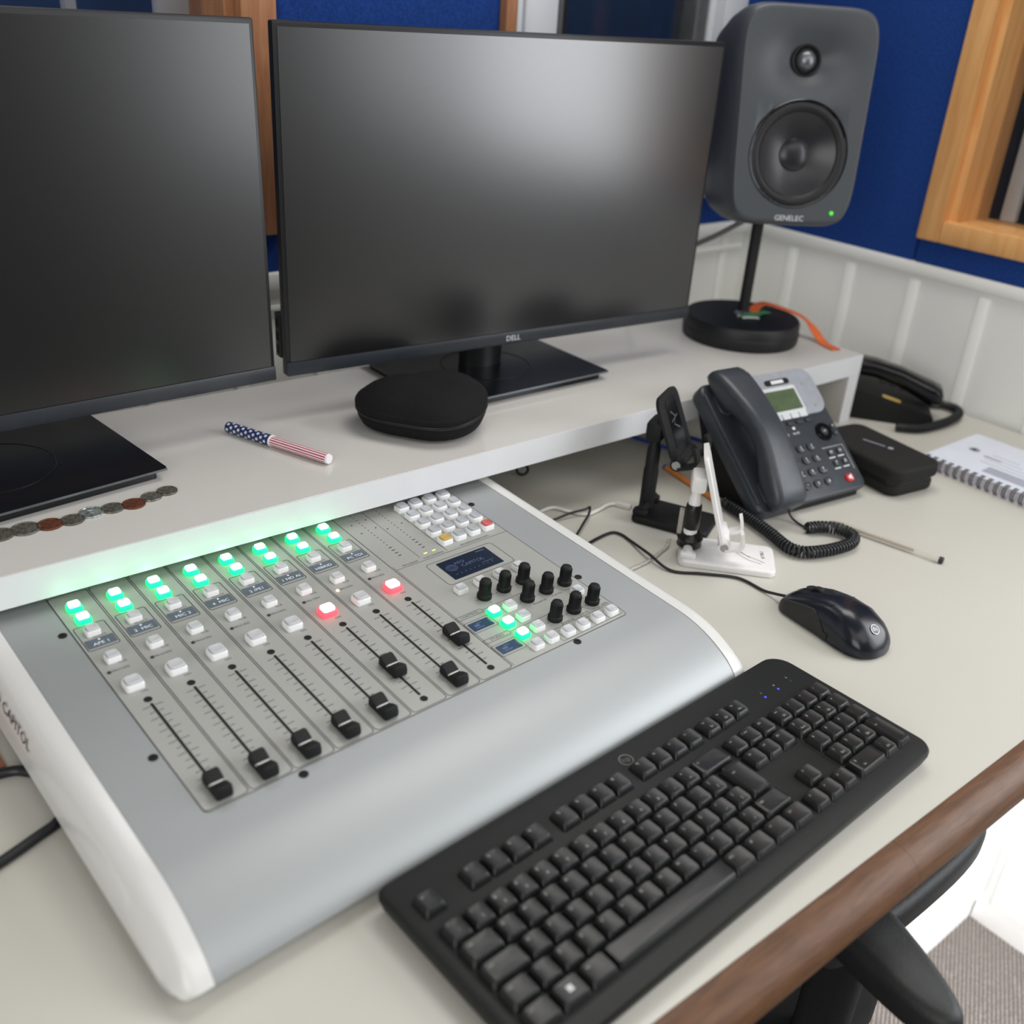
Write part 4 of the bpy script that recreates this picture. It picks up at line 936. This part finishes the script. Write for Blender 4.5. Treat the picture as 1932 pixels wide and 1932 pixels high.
# folding phone holders
def holder(name, label, c, rz, s, m, base_l, base_w, lean_top, lean_bot, zt, zb, tape):
    h = thing(name, label, 'phone holder', (c[0], c[1], 0), rz, 'folding phone holders'); mats = m
    x0 = -base_l / 2
    b = MB(); b.slab(rrect(base_l, base_w, .009 * s, 6), 0, .0078 * s, bev=.003 * s, botbev=.001); B = obj('base', b, m, h)
    if tape:
        t = MB(); t.stroke([(.006, .014), (.014, .010), (.022, .000), (.032, -.006), (.042, -.012)], .0006, .0080); t.stroke([(.006, .006), (.018, .004), (.026, -.004)], .0005, .0080); t.text('ITBLUE', .0055, .040, .006, .0080, rot=-PI / 2 + .1); t.stroke([(.004, .010), (.012, .002), (.024, -.010), (.038, -.016)], .0005, .0080); obj('base_print', t, 'ink', B)
    b = MB()
    for yy in (-1, 1): b.box(x0 + .001, x0 + .019, yy * base_w * .36 - .006, yy * base_w * .36 + .006, .007 * s, .015 * s, bev=.003)
    b.tube([(x0 + .010, -base_w * .42, .012 * s), (x0 + .010, base_w * .42, .012 * s)], .0055 * s, 16); obj('base_hinge', b, m, h)
    b = MB(); px = x0 + .010
    b.lathe([(.0078 * s, .010), (.0078 * s, zt * .38), (.0070 * s, zt * .40), (.0070 * s, zt * .56), (.0056 * s, zt * .58), (.0056 * s, zt * .78), (0, zt * .78)], 20, T=T3(px, 0, 0)); obj('post', b, m, h)
    b = MB(); b.box(px - .008 * s, px + .010 * s, -.016 * s, .016 * s, zt * .64, zt * .80, bev=.005 * s); obj('tilt_hinge', b, m, h)
    d = Vector((lean_bot - lean_top, 0, zb - zt)); L = d.length; ang = math.atan2(d.x, -d.z)
    Fp = T3(x0 + lean_top, 0, zt) @ RY(-ang)                # plate hangs down along -z, faces +x
    b = MB(); lp = rrect(.060 * s, L, .012 * s, 6, cy=-L / 2)
    b.loft([[(x, yy * f, zz) for yy, zz in lp] for x, f in ((0, .96), (.0012, 1), (.0042, 1), (.0054, .96))]); PL = obj('back_plate', b, m, h, L=Fp)
    if m != 'whiteplas':
        t = MB(); t.slab(rrect(.030 * s, .050 * s, .004), 0, .0004); obj('pad', t, 'blackgloss', PL, L=T3(.0056, 0, -L * .45) @ RZ(PI / 2) @ RX(PI / 2))
        t = MB(); t.stroke([(-.009, .012), (.002, .004), (-.006, -.004), (.008, -.012)], .0018, .0); t.stroke([(-.012, .0), (.010, .004)], .0012, 0); obj('pad_print', t, 'mesh', PL, L=T3(.0062, 0, -L * .42) @ RZ(PI / 2) @ RX(PI / 2))
    b = MB(); b.tube([(.004, -.026 * s, -L), (.004, .026 * s, -L)], .0066 * s, 18); obj('lip_hinge', b, m, h, L=Fp)
    b = MB(); b.lathe([(.0045 * s, 0), (.0045 * s, .0006), (0, .0006)], 18); obj('hinge_cap', b, 'greypla', h, L=Fp @ T3(.004, -.0263 * s, -L) @ RX(PI / 2))
    for yy in (-.021, .021):
        b = MB(); pr = [(.004, -L - .004 * s), (.014 * s + .004, -L - .005 * s), (.020 * s + .004, -L - .002 * s), (.022 * s + .004, -L + .006 * s), (.022 * s + .004, -L + .013 * s)]
        P = smooth_path([(x, 0, z_) for x, z_ in pr], 4); lo = []
        for i, p in enumerate(P):
            a = P[max(0, i - 1)]; c_ = P[min(len(P) - 1, i + 1)]; t = (c_ - a).normalized(); nn = Vector((-t.z, 0, t.x)) * .0017 * s
            lo.append([p + nn + Vector((0, (yy - .006) * s, 0)), p + nn + Vector((0, (yy + .006) * s, 0)), p - nn + Vector((0, (yy + .006) * s, 0)), p - nn + Vector((0, (yy - .006) * s, 0))])
        b.loft(lo); obj('lip_hook', b, m, h, L=Fp)
    if tape:
        b = MB(); b.lathe([(.0084, .034), (.0090, .036), (.0092, .050), (.0088, .062), (.0080, .064)], 18, T=T3(px, 0, 0)); obj('tape_band', b, 'tape', h, 'black tape wound round the post')
        b = MB(); rr_ = [(.011, .010), (.0145, .012), (.0135, .017), (.0150, .021), (.012, .026), (.0088, .029), (0.0085, .029)]; b.lathe(rr_, 14, T=T3(px + .001, .002, 0)); obj('tape_band', b, 'tape', h, 'crumpled black tape at the post foot')
        b = MB(); b.box(px - .015, px - .0095, -.004, .004, .026, .056, bev=.001); obj('cable_clip', b, 'clearpla', h)
    return h
holder('phone_holder', 'white folding phone holder patched with black tape, on the desk', (.428, .3915), R(-48), 1.0, 'whiteplas', .108, .063, .0105, .0440, .129, .026, True)
holder('phone_holder', 'tall black folding phone holder behind the white one', (.4455, .4880), R(-64), 1.15, 'black', .094, .062, .0110, .0430, .158, .084, False)

# cables
cable('mouse_cable', [(.404, .2900, .012), (.4065, .306, .006), (.407, .321, .0022), (.404, .353, .0022), (.378, .380, .0022), (.352, .405, .0022), (.352, .439, .0062), (.3615, .479, .0022), (.3625, .497, .0022), (.353, .505, .0022), (.315, .4995, .0022), (.278, .488, .0022)], .0017, 'cabblk', 'thin black mouse cable curving across the desk to the mouse')
cable('loose_cable', [(.290, .503, .0062), (.315, .519, .0062), (.341, .536, .0064), (.358, .547, .0066), (.370, .558, .0085), (.362, .5575, .0080), (.342, .562, .0062), (.316, .564, .0030), (.28, .566, .0022)], .0015, 'cabblk', 'short black cable kinked back on itself right of the mixer')
cable('charging_cable', [(.285, .575, .0026), (.317, .589, .0026), (.339, .589, .0026), (.349, .570, .0026), (.362, .5545, .0026), (.381, .555, .0026), (.402, .559, .0026), (.413, .556, .0026)], .0022, 'cabwht', 'white charging cable running to the black phone holder')
CP2 = solo('cable_plug', MB().box(-.004, .004, -.010, .010, 0, .0058, bev=.0015), 'offplas', 'dusty white plug on the end of the white cable', 'plug', (.4175, .5475, 0), R(28))
cable('braided_cable', [(.275, .428, .0022), (.312, .430, .0022), (.349, .4335, .0022), (.372, .440, .0022), (.387, .4445, .0030), (.396, .4500, .0080)], .0019, 'cabsil', 'silver braided cable from the white phone holder to the mixer')
cable('network_cable', [(.57, .76, .003), (.584, .695, .003), (.593, .662, .003), (.604, .630, .003), (.621, .609, .003), (.6275, .600, .003)], .0026, 'cabblue', 'blue network cable under the shelf, nearer the black phone holder')
cable('network_cable', [(.63, .77, .003), (.648, .690, .003), (.658, .648, .003), (.665, .632, .003), (.690, .610, .003), (.72, .600, .003)], .0026, 'cabblue', 'blue network cable under the shelf, right of the other and behind the phone')
cable('speaker_cable', [(.872, .790, .270), (.835, .812, .245), (.80, .85, .215), (.775, .90, .17), (.76, .94, .05)], .0042, 'cabgrey', 'grey cable hanging from the back of the loudspeaker')
cable('power_cable', [(-.50, .478, .0042), (-.38, .474, .0042), (-.318, .469, .0042), (-.300, .459, .0042), (-.289, .440, .0042), (-.287, .414, .0042), (-.297, .396, .0042), (-.314, .388, .0042), (-.36, .372, .0042), (-.5, .33, .0042)], .0040, 'cabblk', 'thick black cable looping out left of the mixer')
b = MB(); b.tube([(.0072 * math.cos(a), 0, .0072 * math.sin(a)) for a in [2 * PI * i / 28 for i in range(28)]], .0018, 8, closed=True); solo('cable_ring', b, 'cabblk', 'small black ring standing under the shelf right of the mixer', 'cable ring', (.366, .684, .0090), R(-35))
solo('brown_card', MB().box(-.060, .060, -.055, .055, 0, .0015), 'brownpaper', 'brown card on the desk left of the mixer', 'card', (-.374, .531, 0), R(3))

# ------------------------------------------------------------------ chair and white units below the desk
CH = thing('office_chair', 'black office chair pushed under the desk, armrests showing below the wood edge', 'chair', (.12, .26, -.74))
CO = T3(-.12, -.26, .74)
b = MB(); b.slab(rrect(.48, .44, .06, 6, cx=.115, cy=.258), -.33, -.255, bev=.03, botbev=.02, seg=5); obj('seat', b, 'chairfab', CH, L=CO)
def pad(L_, W_):
    mb = MB(); lp = []
    for i in range(40):
        a = 2 * PI * i / 40; c_, s_ = math.cos(a), math.sin(a)
        lp.append((W_ / 2 * math.copysign(abs(c_) ** .75, c_) * (1 + .12 * s_), L_ / 2 * math.copysign(abs(s_) ** .8, s_)))
    mb.slab(lp, -.030, 0, bev=.010, botbev=.006, seg=4); return mb
for (x, y, z_, a, l) in ((.196, .058, -.070, R(-14), .26), (.300, .046, -.108, R(-89), .25)):
    p = obj('armrest', pad(l, .060 if l > .255 else .046), 'chair', CH, L=CO @ T3(x, y, z_) @ RZ(a))
    b = MB(); b.slab(rrect(.045, .03, .012), -.23, -.028); obj('armrest_post', b, 'chairfab', p, L=T3(0, .09 if l > .255 else -.09, 0))
b = MB(); b.lathe([(.03, -.64), (.03, -.45), (.022, -.44), (.022, -.32)], 20, T=T3(.115, .258, 0)); obj('gas_column', b, 'charcoal', CH, L=CO)
for k in range(5):
    a = 2 * PI * k / 5 + .3; b = MB(); b.loft([[(x, -w / 2, z_), (x, w / 2, z_), (x, w / 2, z_ + h), (x, -w / 2, z_ + h)] for x, w, z_, h in ((.02, .06, -.66, .05), (.27, .035, -.685, .03))]); b.lathe([(.0001, -.011), (.022, -.011), (.025, -.006), (.025, .006), (.022, .011), (.0001, .011)], 20, T=T3(.262, 0, -.715) @ RX(PI / 2)); obj('base_leg', b, 'charcoal', CH, L=CO @ T3(.115, .258, 0) @ RZ(a))
UN = thing('cabinet', 'brightly lit white cabinet on the carpet below the desk', 'cabinet', (.85, .5, -.74))
b = MB(); b.box(-.42, .1185, -.322, .3, 0, .70, bev=.002); obj('body', b, 'cabwhite', UN)
b = MB(); b.box(-.40, -.14, -.330, -.322, .06, .68, bev=.002); obj('door', b, 'cabwhite', UN); b = MB(); b.box(-.135, .110, -.330, -.322, .06, .68, bev=.002); obj('door', b, 'cabwhite', UN)
U2 = thing('side_cabinet', 'white low unit against the right wall in front of the desk', 'cabinet', (1.055, -.12, -.74))
b = MB(); b.box(-.0862, .075, -.13, .2975, 0, .62, bev=.002); obj('body', b, 'cabwhite', U2)
b = MB(); b.box(-.089, -.086, .09, .275, .05, .60, bev=.001); obj('door', b, 'cabwhite', U2); b = MB(); b.box(-.089, -.086, -.12, .085, .05, .60, bev=.001); obj('door', b, 'cabwhite', U2)

# ------------------------------------------------------------------ light
W = bpy.data.worlds.new('room_light'); SC.world = W; W.use_nodes = True
W.node_tree.nodes['Background'].inputs['Color'].default_value = (.97, .98, 1.0, 1); W.node_tree.nodes['Background'].inputs['Strength'].default_value = .15
def area(name, loc, target, sx, sy, power, col=(1, 1, 1)):
    l = bpy.data.lights.new(name, 'AREA'); l.shape = 'RECTANGLE'; l.size = sx; l.size_y = sy; l.energy = power; l.color = col
    o = bpy.data.objects.new(name, l); COL.objects.link(o); o.location = (loc[0], loc[1], loc[2] + DZ)
    d = Vector(target) - Vector(loc); o.rotation_euler = d.to_track_quat('-Z', 'Y').to_euler(); return o
area('window_and_fill_light', (1.21, -.48, .72), (0, -.48, .72), .84, 1.04, 28, (.95, .97, 1.0))
area('window_and_fill_light', (1.21, -1.37, .72), (0, -1.37, .72), .76, 1.04, 11, (.95, .97, 1.0))
area('window_and_fill_light', (-1.9, -1.1, .75), (.6, .4, .2), 1.5, 1.3, 36, (1, .99, .97))  # added fill for upright faces from the left; no window stands here
area('ceiling_lamp', (.80, .62, 1.62), (.60, .4, 0), 1.0, .6, 19, (1, .97, .92))
area('ceiling_lamp', (-1.0, -.7, 1.66), (-.6, -.4, 0), 1.5, 1.2, 10, (1, .96, .90))
area('ceiling_lamp', (.35, -1.35, 1.66), (.35, -1.0, 0), 1.5, 1.2, 15, (1, .98, .95))
area('back_room_fill', (1.15, 1.32, 1.45), (1.3, 1.5, .6), .5, .3, 5, (1, .98, .95))  # added to brighten the room behind the aluminium window
area('back_room_fill', (.0, 1.3, 1.2), (.1, 1.15, .5), .4, .2, 3, (1, .99, .97))  # added to whiten the curtain in the left wooden window
sl = bpy.data.lights.new('cabinet_fill_spot', 'SPOT'); sl.energy = 900; sl.spot_size = R(11.5); sl.spot_blend = .25; sl.shadow_soft_size = .05  # added spot that overexposes the white cabinets below the desk
so = bpy.data.objects.new('cabinet_fill_spot', sl); COL.objects.link(so); so.location = (-.5, -2.6, 1.0 + DZ)
so.rotation_euler = (Vector((.93, .12, -.60)) - Vector((-.5, -2.6, 1.0))).to_track_quat('-Z', 'Y').to_euler()

# ------------------------------------------------------------------ camera
cd = bpy.data.cameras.new('camera'); cam = bpy.data.objects.new('camera', cd); COL.objects.link(cam)
yaw, pit, rol = .7030, .4750, -.0713
fwd = Vector((math.sin(yaw) * math.cos(pit), math.cos(yaw) * math.cos(pit), -math.sin(pit))); rgt = Vector((math.cos(yaw), -math.sin(yaw), 0)); dwn = fwd.cross(rgt)
r2 = rgt * math.cos(rol) + dwn * math.sin(rol); d2 = -rgt * math.sin(rol) + dwn * math.cos(rol)
cam.matrix_world = Matrix(((r2.x, -d2.x, -fwd.x, -.4014), (r2.y, -d2.y, -fwd.y, -.2069), (r2.z, -d2.z, -fwd.z, .5509 + DZ), (0, 0, 0, 1)))
cd.sensor_width = 36; cd.sensor_fit = 'HORIZONTAL'; cd.lens = 1881.7 / 1932 * 36
cd.clip_start = .02; cd.clip_end = 50
cd.dof.use_dof = True; cd.dof.focus_distance = .96; cd.dof.aperture_fstop = 4.0; cd.dof.aperture_blades = 0
SC.camera = cam
SC.view_settings.view_transform = 'Standard'; SC.view_settings.look = 'None'; SC.view_settings.exposure = -.45; SC.view_settings.gamma = 1
SC.view_settings.use_curve_mapping = False
